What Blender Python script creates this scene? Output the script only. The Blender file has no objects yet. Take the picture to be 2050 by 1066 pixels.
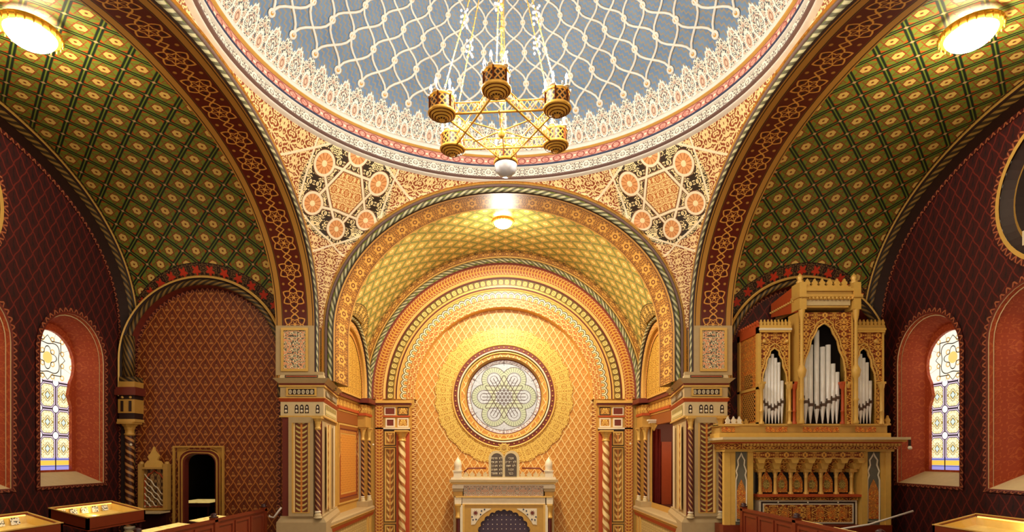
import bpy, bmesh, math, random
from mathutils import Vector
from mathutils.geometry import tessellate_polygon
PI = math.pi
random.seed(4)
sc = bpy.context.scene
COL = sc.collection
EYE = 6.7                      # eye height above the main floor
F = 1140.0                     # focal length in pixels of the 2050 px wide frame
CX, CY = 1009.0, 915.0         # vanishing point of the depth lines
# ---------------------------------------------------------------- camera, world, exposure
cd = bpy.data.cameras.new('camera'); cam = bpy.data.objects.new('camera', cd); COL.objects.link(cam)
cam.location = (0, 0, EYE); cam.rotation_euler = (PI/2, 0, 0)
cd.sensor_width = 36; cd.lens = 36*F/2050
cd.shift_x = (1025-CX)/2050; cd.shift_y = (CY-533)/2050
cd.clip_start = .05; cd.clip_end = 200
sc.camera = cam
w = bpy.data.worlds.new('world'); sc.world = w; w.use_nodes = True
w.node_tree.nodes['Background'].inputs[0].default_value = (1.0, .86, .66, 1)
w.node_tree.nodes['Background'].inputs[1].default_value = 1.15
sc.view_settings.view_transform = 'Standard'; sc.view_settings.look = 'None'
sc.view_settings.exposure = 0.12; sc.view_settings.gamma = 1
def lamp(name, loc, power, color, radius=.15, kind='POINT', rot=(0,0,0), size=1, size_y=None, parent=None):
    d = bpy.data.lights.new(name, kind); d.energy = power; d.color = color
    if kind == 'POINT': d.shadow_soft_size = radius
    if kind == 'AREA':
        d.size = size
        if size_y: d.shape = 'RECTANGLE'; d.size_y = size_y
    o = bpy.data.objects.new(name, d); COL.objects.link(o); o.location = loc; o.rotation_euler = rot
    return o
P_EAST, P_SIDE, P_CHAND = 540, 170, 135
lamp('east_vault_light', (-.03, 16.7, EYE+6.60), P_EAST, (1, .92, .74), kind='AREA', size=.55)
lamp('east_vault_glow', (-.03, 16.7, EYE+6.2), 130, (1, .93, .76), .3)
lamp('north_vault_light', (-7.15, 8.6, EYE+5.85), P_SIDE, (1, .86, .60), .25)
lamp('south_vault_light', (7.05, 8.6, EYE+5.85), P_SIDE, (1, .86, .60), .25)
# ---------------------------------------------------------------- helpers
def Z(h): return EYE + h
def at(x, y, D): return Vector(((x-CX)*D/F, D, EYE + (CY-y)*D/F))
def C(r, g, b):
    def f(c):
        c /= 255.0
        return c/12.92 if c <= .04045 else ((c+.055)/1.055)**2.4
    return (f(r), f(g), f(b), 1)
def tag(o, label=None, cat=None, group=None, kind=None):
    if label: o['label'] = label
    if cat: o['category'] = cat
    if group: o['group'] = group
    if kind: o['kind'] = kind
    return o
def empty(name, loc, label, cat, group=None):
    o = bpy.data.objects.new(name, None); COL.objects.link(o); o.location = loc
    o.empty_display_size = .1
    return tag(o, label, cat, group)
def put(o, parent):
    """parent keeping world coordinates of mesh data (parents are unrotated empties or plain objects)"""
    if parent is not None:
        o.parent = parent
        off = Vector((0,0,0)); p = parent
        while p is not None: off += Vector(p.location); p = p.parent
        o.location = Vector(o.location) - off
    return o
class MB:
    def __init__(s): s.v=[]; s.f=[]; s.uv=[]; s.uv2=[]; s.sm=[]
    def face(s, pts, uv=None, smooth=False, uv2=None):
        b = len(s.v); s.v += [tuple(p) for p in pts]; s.f.append(list(range(b, b+len(pts))))
        if uv is None:
            a, c, d = Vector(pts[0]), Vector(pts[1]), Vector(pts[2]); n = (c-a).cross(d-a)
            ax = max(range(3), key=lambda i: abs(n[i]))
            uv = [((p[1], p[2]) if ax==0 else (p[0], p[2]) if ax==1 else (p[0], p[1])) for p in pts]
        s.uv += uv; s.uv2 += (uv2 or [(9,9)]*len(pts)); s.sm.append(smooth)
    def grid(s, fn, nu, nv, smooth=True, keep=None, flip=False):
        """fn(i/nu, j/nv) -> (co, uv[, uv2])"""
        b = len(s.v); T = []
        for i in range(nu+1):
            for j in range(nv+1):
                r = fn(i/nu, j/nv); T.append(r); s.v.append(tuple(r[0]))
        for i in range(nu):
            for j in range(nv):
                q = [i*(nv+1)+j, (i+1)*(nv+1)+j, (i+1)*(nv+1)+j+1, i*(nv+1)+j+1]
                if keep:
                    m = sum((Vector(T[k][0]) for k in q), Vector())/4
                    if not keep(m): continue
                if flip: q.reverse()
                s.f.append([b+k for k in q]); s.uv += [T[k][1] for k in q]
                s.uv2 += [(T[k][2] if len(T[k])>2 else (9,9)) for k in q]; s.sm.append(smooth)
    def box(s, x0, x1, y0, y1, z0, z1):
        if x1<x0: x0,x1=x1,x0
        if y1<y0: y0,y1=y1,y0
        if z1<z0: z0,z1=z1,z0
        p=[(x0,y0,z0),(x1,y0,z0),(x1,y1,z0),(x0,y1,z0),(x0,y0,z1),(x1,y0,z1),(x1,y1,z1),(x0,y1,z1)]
        for q in ((0,1,5,4),(1,2,6,5),(2,3,7,6),(3,0,4,7),(4,5,6,7),(3,2,1,0)): s.face([p[i] for i in q])
        return s
    def prism(s, poly, map3, d0, d1):
        """poly: list of 2D points, map3(p, q, d) -> 3D"""
        a=[map3(p[0],p[1],d0) for p in poly]; c=[map3(p[0],p[1],d1) for p in poly]
        for tri in tessellate_polygon([[Vector((p[0],p[1],0)) for p in poly]]):
            s.face([a[i] for i in tri], [poly[i] for i in tri]); s.face([c[i] for i in reversed(tri)], [poly[i] for i in reversed(tri)])
        L=0
        for i in range(len(poly)):
            j=(i+1)%len(poly); l=math.dist(poly[i],poly[j])
            s.face([a[i],a[j],c[j],c[i]], [(L,0),(L+l,0),(L+l,abs(d1-d0)),(L,abs(d1-d0))]); L+=l
        return s
    def plate(s, loops, map3, d=0, thick=0):
        """outline plus holes; flat sheet, with rims when thick"""
        pts=[p for l in loops for p in l]
        for tri in tessellate_polygon([[Vector((p[0],p[1],0)) for p in l] for l in loops]):
            s.face([map3(*pts[i], d) for i in tri], [pts[i] for i in tri])
            if thick: s.face([map3(*pts[i], d+thick) for i in tri], [pts[i] for i in tri])
        if thick:
            for l in loops:
                L=0
                for i in range(len(l)):
                    a,b=l[i],l[(i+1)%len(l)]; ll=math.dist(a,b)
                    s.face([map3(*a,d),map3(*b,d),map3(*b,d+thick),map3(*a,d+thick)],[(L,0),(L+ll,0),(L+ll,thick),(L,thick)]); L+=ll
        return s
    def lathe(s, cx, cy, prof, n=24, twist=None, smooth=True, uvr=None):
        """prof: (r, z) list; twist(theta, z)->radius factor"""
        m=len(prof)-1
        def fn(a,b):
            k=b*m; i=min(int(k+1e-6),m-1); t=k-i
            r=prof[i][0]*(1-t)+prof[i+1][0]*t; z=prof[i][1]*(1-t)+prof[i+1][1]*t
            th=a*2*PI
            if twist: r*=twist(th,z)
            return (cx+r*math.cos(th), cy+r*math.sin(th), z), (a, z)
        s.grid(fn, n, m if not twist else m, smooth)
        return s
    def tube(s, pts, r, n=6, close=False, smooth=True, uvs=1):
        pts=[Vector(p) for p in pts]
        if len(pts)<2: return s
        N=len(pts); rings=[]; prev=None; L=0; Ls=[0]
        for i in range(N):
            if close: t=(pts[(i+1)%N]-pts[i-1])
            else: t=pts[min(i+1,N-1)]-pts[max(i-1,0)]
            if t.length<1e-9: t=Vector((0,0,1))
            t.normalize()
            if prev is None:
                a=Vector((0,0,1)) if abs(t.z)<.9 else Vector((1,0,0)); prev=t.cross(a).normalized()
            prev=(prev-t*prev.dot(t)).normalized(); b=t.cross(prev)
            rr=r(i/(N-1)) if callable(r) else r
            rings.append([pts[i]+prev*rr*math.cos(2*PI*k/n)+b*rr*math.sin(2*PI*k/n) for k in range(n)])
            if i: L+=(pts[i]-pts[i-1]).length; Ls.append(L)
        for i in range(N if close else N-1):
            j=(i+1)%N; l0=Ls[i]; l1=Ls[j] if j else L
            for k in range(n):
                q=(k+1)%n
                s.face([rings[i][k],rings[i][q],rings[j][q],rings[j][k]],[(l0,k/n),(l0,(k+1)/n),(l1,(k+1)/n),(l1,k/n)],smooth)
        if not close and n>3:
            s.face(list(reversed(rings[0]))); s.face(rings[-1])
        return s
    def sphere(s, c, r, n=10, m=6, sz=1):
        s.grid(lambda a,b:((c[0]+r*math.cos(2*PI*a)*math.sin(PI*b), c[1]+r*math.sin(2*PI*a)*math.sin(PI*b), c[2]-r*sz*math.cos(PI*b)),(a,b)), n, m); return s
    def build(s, name, mat, parent=None, loc=None):
        me=bpy.data.meshes.new(name)
        off=Vector(loc) if loc else Vector((0,0,0))
        me.from_pydata([tuple(Vector(v)-off) for v in s.v],[],s.f); me.materials.append(mat)
        l=me.uv_layers.new(name='UVMap'); l.data.foreach_set('uv',[c for u in s.uv for c in u])
        if any(u!=(9,9) for u in s.uv2):
            l2=me.uv_layers.new(name='Edge'); l2.data.foreach_set('uv',[c for u in s.uv2 for c in u])
        me.polygons.foreach_set('use_smooth', s.sm)
        bm=bmesh.new(); bm.from_mesh(me); bmesh.ops.remove_doubles(bm, verts=bm.verts, dist=1e-4)
        bmesh.ops.recalc_face_normals(bm, faces=bm.faces) if s_recalc(s) else None
        bm.to_mesh(me); bm.free(); me.update()
        o=bpy.data.objects.new(name,me); COL.objects.link(o)
        if loc: o.location=off
        return put(o,parent)
def s_recalc(s): return len(s.f)<60000
def struct(mb, name, mat, parent=None):
    o=mb.build(name,mat,parent)
    if parent is None: o['kind']='structure'
    return o
_trim=[0]
def trim(mb, mat, parent=None):
    _trim[0]+=1
    return struct(mb,'trim_%d'%_trim[0],mat,parent)
def crest_parts(name,mat,parent,a,b,h0,h,n,mp,d=.03):
    w=(b-a)/n
    for k in range(n):
        mb=MB(); mb.prism(crest_poly(a+w*(k+.5),w,h,h0),mp,0,d); mb.build(name,mat,parent)
def copy_tree(o, parent=None):
    c=o.copy(); COL.objects.link(c); c.parent=parent
    for ch in [x for x in bpy.data.objects if x.parent==o]: copy_tree(ch,c)
    return c
# arch curves: list of (p, h) from left foot to right foot
def arch(a, hs, ha, n=2.0, foot=None, N=48):
    pts=[]
    if foot is not None:
        k=max(1,int((hs-foot)/.25))
        pts+=[(-a, foot+(hs-foot)*i/k) for i in range(k)]
    for i in range(N+1):
        t=PI-PI*i/N; c,s_=math.cos(t),math.sin(t)
        pts.append((a*math.copysign(abs(c)**(2/n),c), hs+(ha-hs)*abs(s_)**(2/n)))
    if foot is not None:
        pts+=[(a, hs-(hs-foot)*(i+1)/k) for i in range(k)]
    return pts
def normals(c, close=False):
    out=[]; N=len(c)
    for i in range(N):
        if close: a,b=c[i-1],c[(i+1)%N]
        else: a,b=c[max(i-1,0)],c[min(i+1,N-1)]
        tx,ty=b[0]-a[0],b[1]-a[1]; l=math.hypot(tx,ty) or 1
        out.append((-ty/l, tx/l))
    return out
def sweep(mb, curve, prof, map3, close=False, smooth=False, meters=True):
    """curve in the plane, prof: (outward, depth) pairs; uv=(arc length, profile length)"""
    nr=normals(curve, close); L=[0]
    for i in range(1,len(curve)): L.append(L[-1]+math.dist(curve[i],curve[i-1]))
    Q=[0]
    for i in range(1,len(prof)): Q.append(Q[-1]+math.dist(prof[i],prof[i-1]))
    if not meters: Q=[q/Q[-1] for q in Q]
    N=len(curve)
    for i in range(N if close else N-1):
        j=(i+1)%N; li=L[i]; lj=L[j] if j else L[-1]+math.dist(curve[-1],curve[0])
        for k in range(len(prof)-1):
            (o0,d0),(o1,d1)=prof[k],prof[k+1]
            P=lambda m,o,d: map3(curve[m][0]+nr[m][0]*o, curve[m][1]+nr[m][1]*o, d)
            mb.face([P(i,o0,d0),P(j,o0,d0),P(j,o1,d1),P(i,o1,d1)],[(li,Q[k]),(lj,Q[k]),(lj,Q[k+1]),(li,Q[k+1])],smooth)
    return mb
def half_round(o0,o1,d,depth,n=6):
    """roll profile from outward o0 to o1 bulging towards smaller depth"""
    return [(o0+(o1-o0)*(1-math.cos(PI*i/n))/2, d-depth*math.sin(PI*i/n)) for i in range(n+1)]
mapE=lambda D: (lambda p,h,d: (p, D+d, Z(h)))                       # plane facing the camera, depth D
def mapS(X, c=9.5):                                                 # plane x = X, p measured from y=c ; d>0 goes outward
    s=1 if X>0 else -1
    return lambda p,h,d: (X+s*d, c+p, Z(h))
# ---------------------------------------------------------------- procedural materials
NT=None
class S:
    def __init__(s, k): s.k=k
    def __add__(a,b): return m('ADD',a,b)
    __radd__=__add__
    def __sub__(a,b): return m('SUBTRACT',a,b)
    def __rsub__(a,b): return m('SUBTRACT',b,a)
    def __mul__(a,b): return m('MULTIPLY',a,b)
    __rmul__=__mul__
    def __truediv__(a,b): return m('DIVIDE',a,b)
    def __neg__(a): return m('MULTIPLY',a,-1)
def m(op,*a,clamp=False):
    n=NT.nodes.new('ShaderNodeMath'); n.operation=op; n.use_clamp=clamp
    for i,x in enumerate(a):
        if isinstance(x,S): NT.links.new(x.k,n.inputs[i])
        else: n.inputs[i].default_value=float(x)
    return S(n.outputs[0])
fr=lambda x:m('FRACT',x)
ab=lambda x:m('ABSOLUTE',x)
sn=lambda x:m('SINE',x)
cs=lambda x:m('COSINE',x)
mn=lambda a,b,*r: mn(m('MINIMUM',a,b),*r) if r else m('MINIMUM',a,b)
mx=lambda a,b,*r: mx(m('MAXIMUM',a,b),*r) if r else m('MAXIMUM',a,b)
sq=lambda x:m('SQRT',x)
def hyp(a,b): return sq(a*a+b*b)
def below(d,w,aa=.02): return m('MULTIPLY_ADD',d,-1/aa,.5+w/aa,clamp=True)     # 1 where d<w
def above(d,w,aa=.02): return m('MULTIPLY_ADD',d,1/aa,.5-w/aa,clamp=True)
def mixc(f,a,b):
    n=NT.nodes.new('ShaderNodeMix'); n.data_type='RGBA'
    if isinstance(f,S): NT.links.new(f.k,n.inputs[0])
    else: n.inputs[0].default_value=f
    for i,x in ((6,a),(7,b)):
        if isinstance(x,S): NT.links.new(x.k,n.inputs[i])
        else: n.inputs[i].default_value=x
    return S(n.outputs[2])
def uvmap(name='UVMap'):
    n=NT.nodes.new('ShaderNodeUVMap'); n.uv_map=name
    q=NT.nodes.new('ShaderNodeSeparateXYZ'); NT.links.new(n.outputs[0],q.inputs[0])
    return S(q.outputs[0]),S(q.outputs[1])
def noise(u,v,scale=1,detail=1,z=0):
    c=NT.nodes.new('ShaderNodeCombineXYZ')
    for i,x in enumerate((u,v,z)):
        if isinstance(x,S): NT.links.new(x.k,c.inputs[i])
        else: c.inputs[i].default_value=x
    n=NT.nodes.new('ShaderNodeTexNoise'); n.inputs['Scale'].default_value=scale; n.inputs['Detail'].default_value=detail
    NT.links.new(c.outputs[0],n.inputs['Vector']); return S(n.outputs[0])
def objnoise(scale,detail=3):
    t=NT.nodes.new('ShaderNodeTexCoord'); n=NT.nodes.new('ShaderNodeTexNoise')
    n.inputs['Scale'].default_value=scale; n.inputs['Detail'].default_value=detail
    NT.links.new(t.outputs['Object'],n.inputs['Vector']); return S(n.outputs[0])
MATS={}
def material(name, fn, rough=.5, metal=0.0, bump=0, emit=0):
    """fn() -> colour or (colour, height)"""
    global NT
    mt=bpy.data.materials.new(name); mt.use_nodes=True; NT=mt.node_tree
    b=NT.nodes['Principled BSDF']; r=fn() if callable(fn) else fn
    h=None
    if isinstance(r,tuple) and isinstance(r[0],S): r,h=r
    if not isinstance(r,S):
        n=objnoise(9,4); r=mixc(m('MULTIPLY_ADD',n,.5,0,clamp=True), r, tuple(c*.62 for c in r[:3])+(1,))
    NT.links.new(r.k,b.inputs['Base Color'])
    b.inputs['Roughness'].default_value=rough; b.inputs['Metallic'].default_value=metal
    if emit:
        NT.links.new(r.k,b.inputs['Emission Color']); b.inputs['Emission Strength'].default_value=emit
    if h is not None and bump:
        bn=NT.nodes.new('ShaderNodeBump'); bn.inputs['Strength'].default_value=bump; bn.inputs['Distance'].default_value=.02
        NT.links.new(h.k,bn.inputs['Height']); NT.links.new(bn.outputs[0],b.inputs['Normal'])
    MATS[name]=mt; return mt
def arab(u,v,s,z=0,k=5.0,bands=3.0,wd=.22):
    k=k*.7; bands=bands*.75
    """mirrored curling scrollwork, 1 on the scroll"""
    a=ab(fr(u*s)-.5); b=ab(fr(v*s)-.5)
    n=noise(a*k,b*k,1,1.0,z)
    return below(ab(fr(n*bands*2)-.5),wd,.1)
# --- wallpaper: ogee net with a leaf in each mesh
def wallpaper(base,line,leaf,dark,w=.28,h=.42,lw=.09):
    def fn():
        u,v=uvmap(); p=u*(1/w); q=v*(1/h)
        p2=p+sn(q*4*PI)*.035
        a=fr(p2+q)-.5; b=fr(p2-q)-.5
        net=below(mn(.5-ab(a),.5-ab(b)),lw*.5,.05)
        x=(a+b)*.5; y=(a-b)*.5
        d=hyp(x*2.0,(y+.06)*1.0)
        drop=below(d,.155,.05); core=below(hyp(x*2.2,(y+.04)*1.15),.085,.04)
        stem=below(mx(ab(x)-.015,ab(y-.2)-.1),.012,.02)
        side=below(hyp(ab(x)-.13,(y+.16)*1.0),.05,.04)
        c=mixc(net,base,line)
        c=mixc(mx(drop,side),c,leaf); c=mixc(mx(core,stem),c,dark)
        return c,mx(net,drop)
    return fn
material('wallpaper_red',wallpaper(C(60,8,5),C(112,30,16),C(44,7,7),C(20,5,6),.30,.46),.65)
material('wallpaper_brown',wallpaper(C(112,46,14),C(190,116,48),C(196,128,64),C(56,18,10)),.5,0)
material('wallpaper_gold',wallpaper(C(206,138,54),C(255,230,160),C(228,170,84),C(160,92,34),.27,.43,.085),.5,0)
# --- vault: double-lined net, hexagrams
def star_sdf(x,y):
    s=.8660254
    a,b,c=y, x*s-y*.5, -(x*s)-y*.5
    return mx(a,b,c), mx(-a,-b,-c)
def vault(ground,band,ochre,red,edge,ew=.30,P=.60,flower=True,orange=C(170,80,20)):
    def fn():
        u,v=uvmap(); p=(u+v)*(.7071/P); q=(u-v)*(.7071/P)
        A=fr(p)-.5; B=fr(q)-.5
        da=.5-ab(A); db=.5-ab(B); d=mn(da,db)
        bandm=below(d,.10,.03); core=below(d,.022,.02)
        x=(A+B)*.7071; y=(A-B)*.7071
        t1,t2=star_sdf(x,y)
        hexa=below(mx(t1,t2),.185,.02); lines=below(mn(ab(t1-.205),ab(t2-.205)),.026,.015); inside=below(mn(t1,t2)-.215,0,.02)
        tri=above(hyp(x,y),.45,.03)
        ctr=below(hyp(x,y),.05,.03)
        dot=below(hyp(da,db),.06,.03)
        c=mixc(tri,ground,orange)
        c=mixc(hexa,c,ochre); c=mixc(lines*inside,c,C(140,64,32) if flower==True else red); c=mixc(ctr,c,red)
        c=mixc(bandm,c,band); c=mixc(core,c,ground); c=mixc(dot,c,C(200,150,110))
        if flower:
            e,t=uvmap('Edge')
            w1=fr(t*3.2)-.5; fl=below(hyp(w1*1.1,(e-ew*.52)*3.0),.32,.08)
            petal=m('MULTIPLY',sn(m('ARCTAN2',(e-ew*.52)*3.0,w1*1.1)*5.0),.09)
            fl=below(hyp(w1*1.1,(e-ew*.52)*3.0)+petal,.27,.06)
            ar=arab(t,e,4.5,3,4,3)
            bc=mixc(ar,C(42,14,10),edge); bc=mixc(fl,bc,C(196,52,22) if flower==True else edge)
            bc=mixc(below(ab(e-ew),.014,.01),bc,C(30,16,10))
            c=mixc(below(e,ew,.01),c,bc)
        return c
    return fn
material('vault_green',vault(C(112,128,44),C(22,38,24),C(222,186,100),C(120,44,20),C(120,90,50),.34,.46),.5)
material('vault_gold',vault(C(196,180,88),C(84,112,62),C(255,226,140),C(214,160,80),C(226,186,96),.34,.42,flower=2,orange=C(222,160,80)),.45)
# --- star soffit
def soffit(dark,gold,edgec,P=.70,W=.95,deep=C(40,6,6)):
    def fn():
        u,v=uvmap(); x=(v/W-.5)*W; t=fr(u*(1/P))-.5; y=t*P
        k=.5*.62*W
        inb=below(ab(x),k,.01)
        X=x*(1/k); Y=y*(1/k)
        r=hyp(X,Y); th=m('ARCTAN2',Y,X)
        tri=ab(fr(th*(6/(2*PI))+.0)-.5)*2.0            # 1 at the petal axes' flanks, 0 on the axis
        oc=.93-m('MULTIPLY',tri,.30)
        outer=below(ab(r-oc),.055,.04)
        inner=below(ab(r-(.34+tri*.16)),.045,.04)
        ray=below(mn(ab(tri-1.0)*.52,9.0)*r,.04,.04)*below(r,.66,.04)*above(r,.40,.04)
        cray=below(ab(sn(th*3.0))*r,.07,.05)*below(r,.36,.05)
        ctr=below(r,.12,.05)
        hole=below(hyp((r-.66)*1.0,(tri)*.42),.11,.05)
        yy=P/(2*k)-ab(Y)
        zig=below(ab(ab(X)*.9-ab(yy-.28)),.055,.05)*below(yy,.42,.03)*below(ab(X),.34,.05)
        dots=below(hyp(ab(X)-.72,yy*1.0),.10,.05)
        g=mx(outer,inner,ray,cray,ctr,zig)
        c=mixc(hole,dark,deep); c=mixc(dots,c,edgec); c=mixc(g,c,gold)
        c=mixc(inb,edgec,c)
        line=mx(below(ab(ab(x)-k-.012),.010,.008), below(ab(ab(x)-W*.46),.010,.008))
        c=mixc(line,c,deep)
        return c
    return fn
material('soffit_star',soffit(C(92,22,10),C(226,160,70),C(186,132,56)),.42)
def soffit_small():
    u,v=uvmap(); x=v-.5; t=fr(u*2.4)-.5
    r=hyp(x*1.4,t*1.1); th=m('ARCTAN2',x*1.4,t*1.1)
    ros=below(r+cs(th*6.0)*.06,.33,.05); hole=below(r,.17,.05)-below(r,.08,.04)
    ar=arab(u,v,2.4,1,5,3)
    c=mixc(ar,C(104,50,16),C(196,136,54)); c=mixc(ros,c,C(226,172,78)); c=mixc(hole,c,C(112,36,14))
    c=mixc(above(ab(x),.40,.02),c,C(190,140,66)); c=mixc(below(ab(ab(x)-.40),.02,.02),c,C(90,30,14))
    return c
material('soffit_small',soffit_small,.45)
# --- generic scroll relief
def scroll(dark,light,s=3.0,z=0,bands=3.0,k=5.0,wd=.24,third=None):
    def fn():
        u,v=uvmap(); a=arab(u,v,s,z,k,bands,wd); c=mixc(a,dark,light)
        if third:
            c=mixc(arab(u,v,s*.73,z+4,k,2.0,.16),c,third)
        return c,a
    return fn
material('scroll_gold',scroll(C(160,98,26),C(246,200,96),2.6,2,4,6),.42,.15,.5)
material('halo_gold',scroll(C(176,120,34),C(250,214,110),3.4,5,4,6,.26),.42,.1,.5)
material('tympanum_gold',scroll(C(150,92,14),C(246,196,84),2.2,7,5,6,.27),.45,.1,.4)
material('scroll_cream',scroll(C(96,84,66),C(246,226,178),2.4,1,4,6,.25,C(236,168,120)),.5,0,.4)
material('frieze_cream',scroll(C(110,100,90),C(244,230,206),3.2,6,4,6,.26,C(214,170,140)),.5,0,.4)
material('organ_carving',scroll(C(132,56,18),C(240,180,80),2.3,8,4,6,.25),.45,.1,.6)
material('organ_panel',scroll(C(190,66,20),C(240,172,60),3.0,4,4,6,.26,C(190,120,50)),.5,0,.4)
material('parapet_relief',scroll(C(150,100,40),C(248,226,150),4.0,9,3,6,.28),.45,.1,.6)
def stripes(base,line,n=6.0,wd=.25,slope=0.0,spots=None):
    def fn():
        u,v=uvmap(); t=fr(u*n+v*slope)-.5
        c=mixc(below(ab(t),wd,.08),base,line)
        if spots: c=mixc(below(hyp(fr(u*n*.5)-.5,(v-.06)*6.0),.18,.06),c,spots)
        return c
    return fn
material('roll_green',stripes(C(92,88,58),C(196,188,140),5.0,.24,9.0,C(120,130,50)),.5)
material('roll_dark',stripes(C(48,34,18),C(132,100,46),5.0,.22,9.0),.5)
material('zigzag_red',lambda:(lambda u,v: mixc(below(ab(ab(fr(u*7.0)-.5)*2-v*8.0),.22,.1), C(70,14,10), C(168,92,56)))(*uvmap()),.6)
material('zigzag_gold',lambda:(lambda u,v: mixc(below(ab(ab(fr(u*7.0)-.5)*2-v*8.0),.26,.1), C(150,80,24), C(236,190,110)))(*uvmap()),.5)
def leaf_band():
    u,v=uvmap(); x=v-.5; t=fr(u*9.0)
    lf=below(ab(t-.5-ab(x)*.7+.18)-.0,.17,.08)*below(ab(x),.40,.04); stem=below(ab(x),.05,.03)
    dot=below(hyp((fr(u*9.0+.5)-.5)*1.2,(ab(x)-.38)*2.0),.16,.06)
    c=mixc(lf,C(172,84,30),C(232,180,84)); c=mixc(stem,c,C(220,160,60)); c=mixc(dot,c,C(240,206,130)); return c
material('leaf_band',leaf_band,.45)
def leafpanel(dark,leafc,mid,n=8.5,W=.34):
    def fn():
        u,v=uvmap(); x=ab(u); t=fr(v*n)
        d=ab(t-.35-x*x*16.0/(W*W)*.22)
        lf=below(d,.20,.06)*below(x,W*.40,.02)
        c=mixc(lf,dark,leafc); c=mixc(below(x,W*.07,.01),c,mid); c=mixc(above(x,W*.46,.01),c,C(236,206,140))
        return c,lf
    return fn
material('leaf_panel',leafpanel(C(110,52,24),C(206,184,104),C(214,130,50)),.5,0,.5)
material('leaf_panel_gold',leafpanel(C(150,96,36),C(232,196,110),C(216,140,60),4.2,.30),.5,0,.5)
def beads(base,dark,bead,n=4.6,div=True):
    def fn():
        u,v=uvmap(); t=fr(u*n)-.5; x=v-.5
        ring=below(hyp(t*.95,x*.95),.34,.06); inn=below(hyp(t,x),.20,.05)-below(hyp(t,x),.11,.05)
        c=mixc(ring,base,bead); c=mixc(inn,c,base)
        if div: c=mixc(below(.5-ab(t),.07,.03),c,dark)
        c=mixc(above(ab(x),.42,.03),c,dark)
        return c,ring
    return fn
material('bead_band',beads(C(150,120,50),C(84,58,20),C(226,206,120)),.45,0,.5)
material('bead_stone',beads(C(52,30,20),C(150,120,80),C(220,206,170),9.5,False),.5,0,.4)
def scallop():
    u,v=uvmap(); n=4.3; t=fr(u*n)-.5
    r=hyp(t*1.0,(v-.16)*.95)
    out=below(r,.56,.04)
    c=mixc(below(r,.66,.04),C(232,178,84),C(40,24,14)); c=mixc(below(r,.56,.04),c,C(252,238,196)); c=mixc(below(r,.42,.04),c,C(40,22,12))
    c=mixc(below(r,.32,.04),c,C(244,206,120)); c=mixc(below(r,.18,.04),c,C(214,130,44))
    return c,out
material('scallop',scallop,.45,0,.3)
def scales():
    u,v=uvmap(); t=fr(u*3.4+fr(m('FLOOR',v*3.0)*.5))-.5; y=fr(v*3.0)
    r=hyp(t*1.0,(y-.2)*1.0)
    c=mixc(below(ab(r-.40),.07,.05),C(196,124,44),C(252,222,140)); c=mixc(below(r,.22,.05),c,C(176,76,26)); c=mixc(below(r,.09,.04),c,C(250,214,120))
    return c,above(r,.36,.06)
material('scales_gold',scales,.45,0,.4)
# --- plain ones
material('stone',C(194,166,118),.6); material('stone_light',C(222,198,148),.55); material('stone_purple',C(120,92,84),.6)
material('gold_line',C(236,188,96),.4,.2); material('gold_plain',C(212,162,74),.45,.1)
material('cream',C(248,232,200),.5); material('white_line',C(242,236,222),.5); material('navy',C(52,62,92),.5)
material('dark_brown',C(46,22,14),.6); material('red_line',C(206,84,36),.5); material('red_brown',C(120,44,28),.55)
material('orange_red',C(196,82,30),.55); material('black',C(12,8,8),.6)
material('wood',C(128,48,18),.4); material('wood_dark',C(58,14,10),.45); material('floor_wood',C(70,30,16),.4)
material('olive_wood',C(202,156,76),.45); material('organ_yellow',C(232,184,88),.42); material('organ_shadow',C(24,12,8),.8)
material('grey_panel',C(112,108,92),.6); material('marble_red',C(96,22,20),.3)
material('brass',C(255,196,84),.28,.35); material('brass_dark',C(110,50,14),.4,.8); material('crystal',C(214,218,226),.15,0)
material('pipe_metal',C(252,248,242),.35,.1); material('pipe_dark',C(120,100,84),.4,.6)
material('cable_white',C(226,214,196),.5); material('curtain',C(140,36,20),.8)
material('lamp_glow',C(255,246,224),.5,0,0,14); material('candle_glow',C(255,252,246),.5,0,0,5)
material('case_cloth',C(250,214,120),.7); material('case_glow',C(255,214,110),.6,0,0,1.6)
material('paper',C(240,236,214),.7)
def spiral(a,b,n=5.0,k=6.0,wd=.26):
    return lambda:(lambda u,v: mixc(below(ab(fr(u*n+v*k)-.5),wd,.1),a,b))(*uvmap())
material('column_red',spiral(C(96,34,26),C(206,160,100),3,7,.16),.45)
material('column_gold',spiral(C(170,108,50),C(246,216,150),2,3.2,.28),.4)
material('column_dark',spiral(C(70,30,18),C(200,140,76),2,6,.2),.45)
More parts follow.
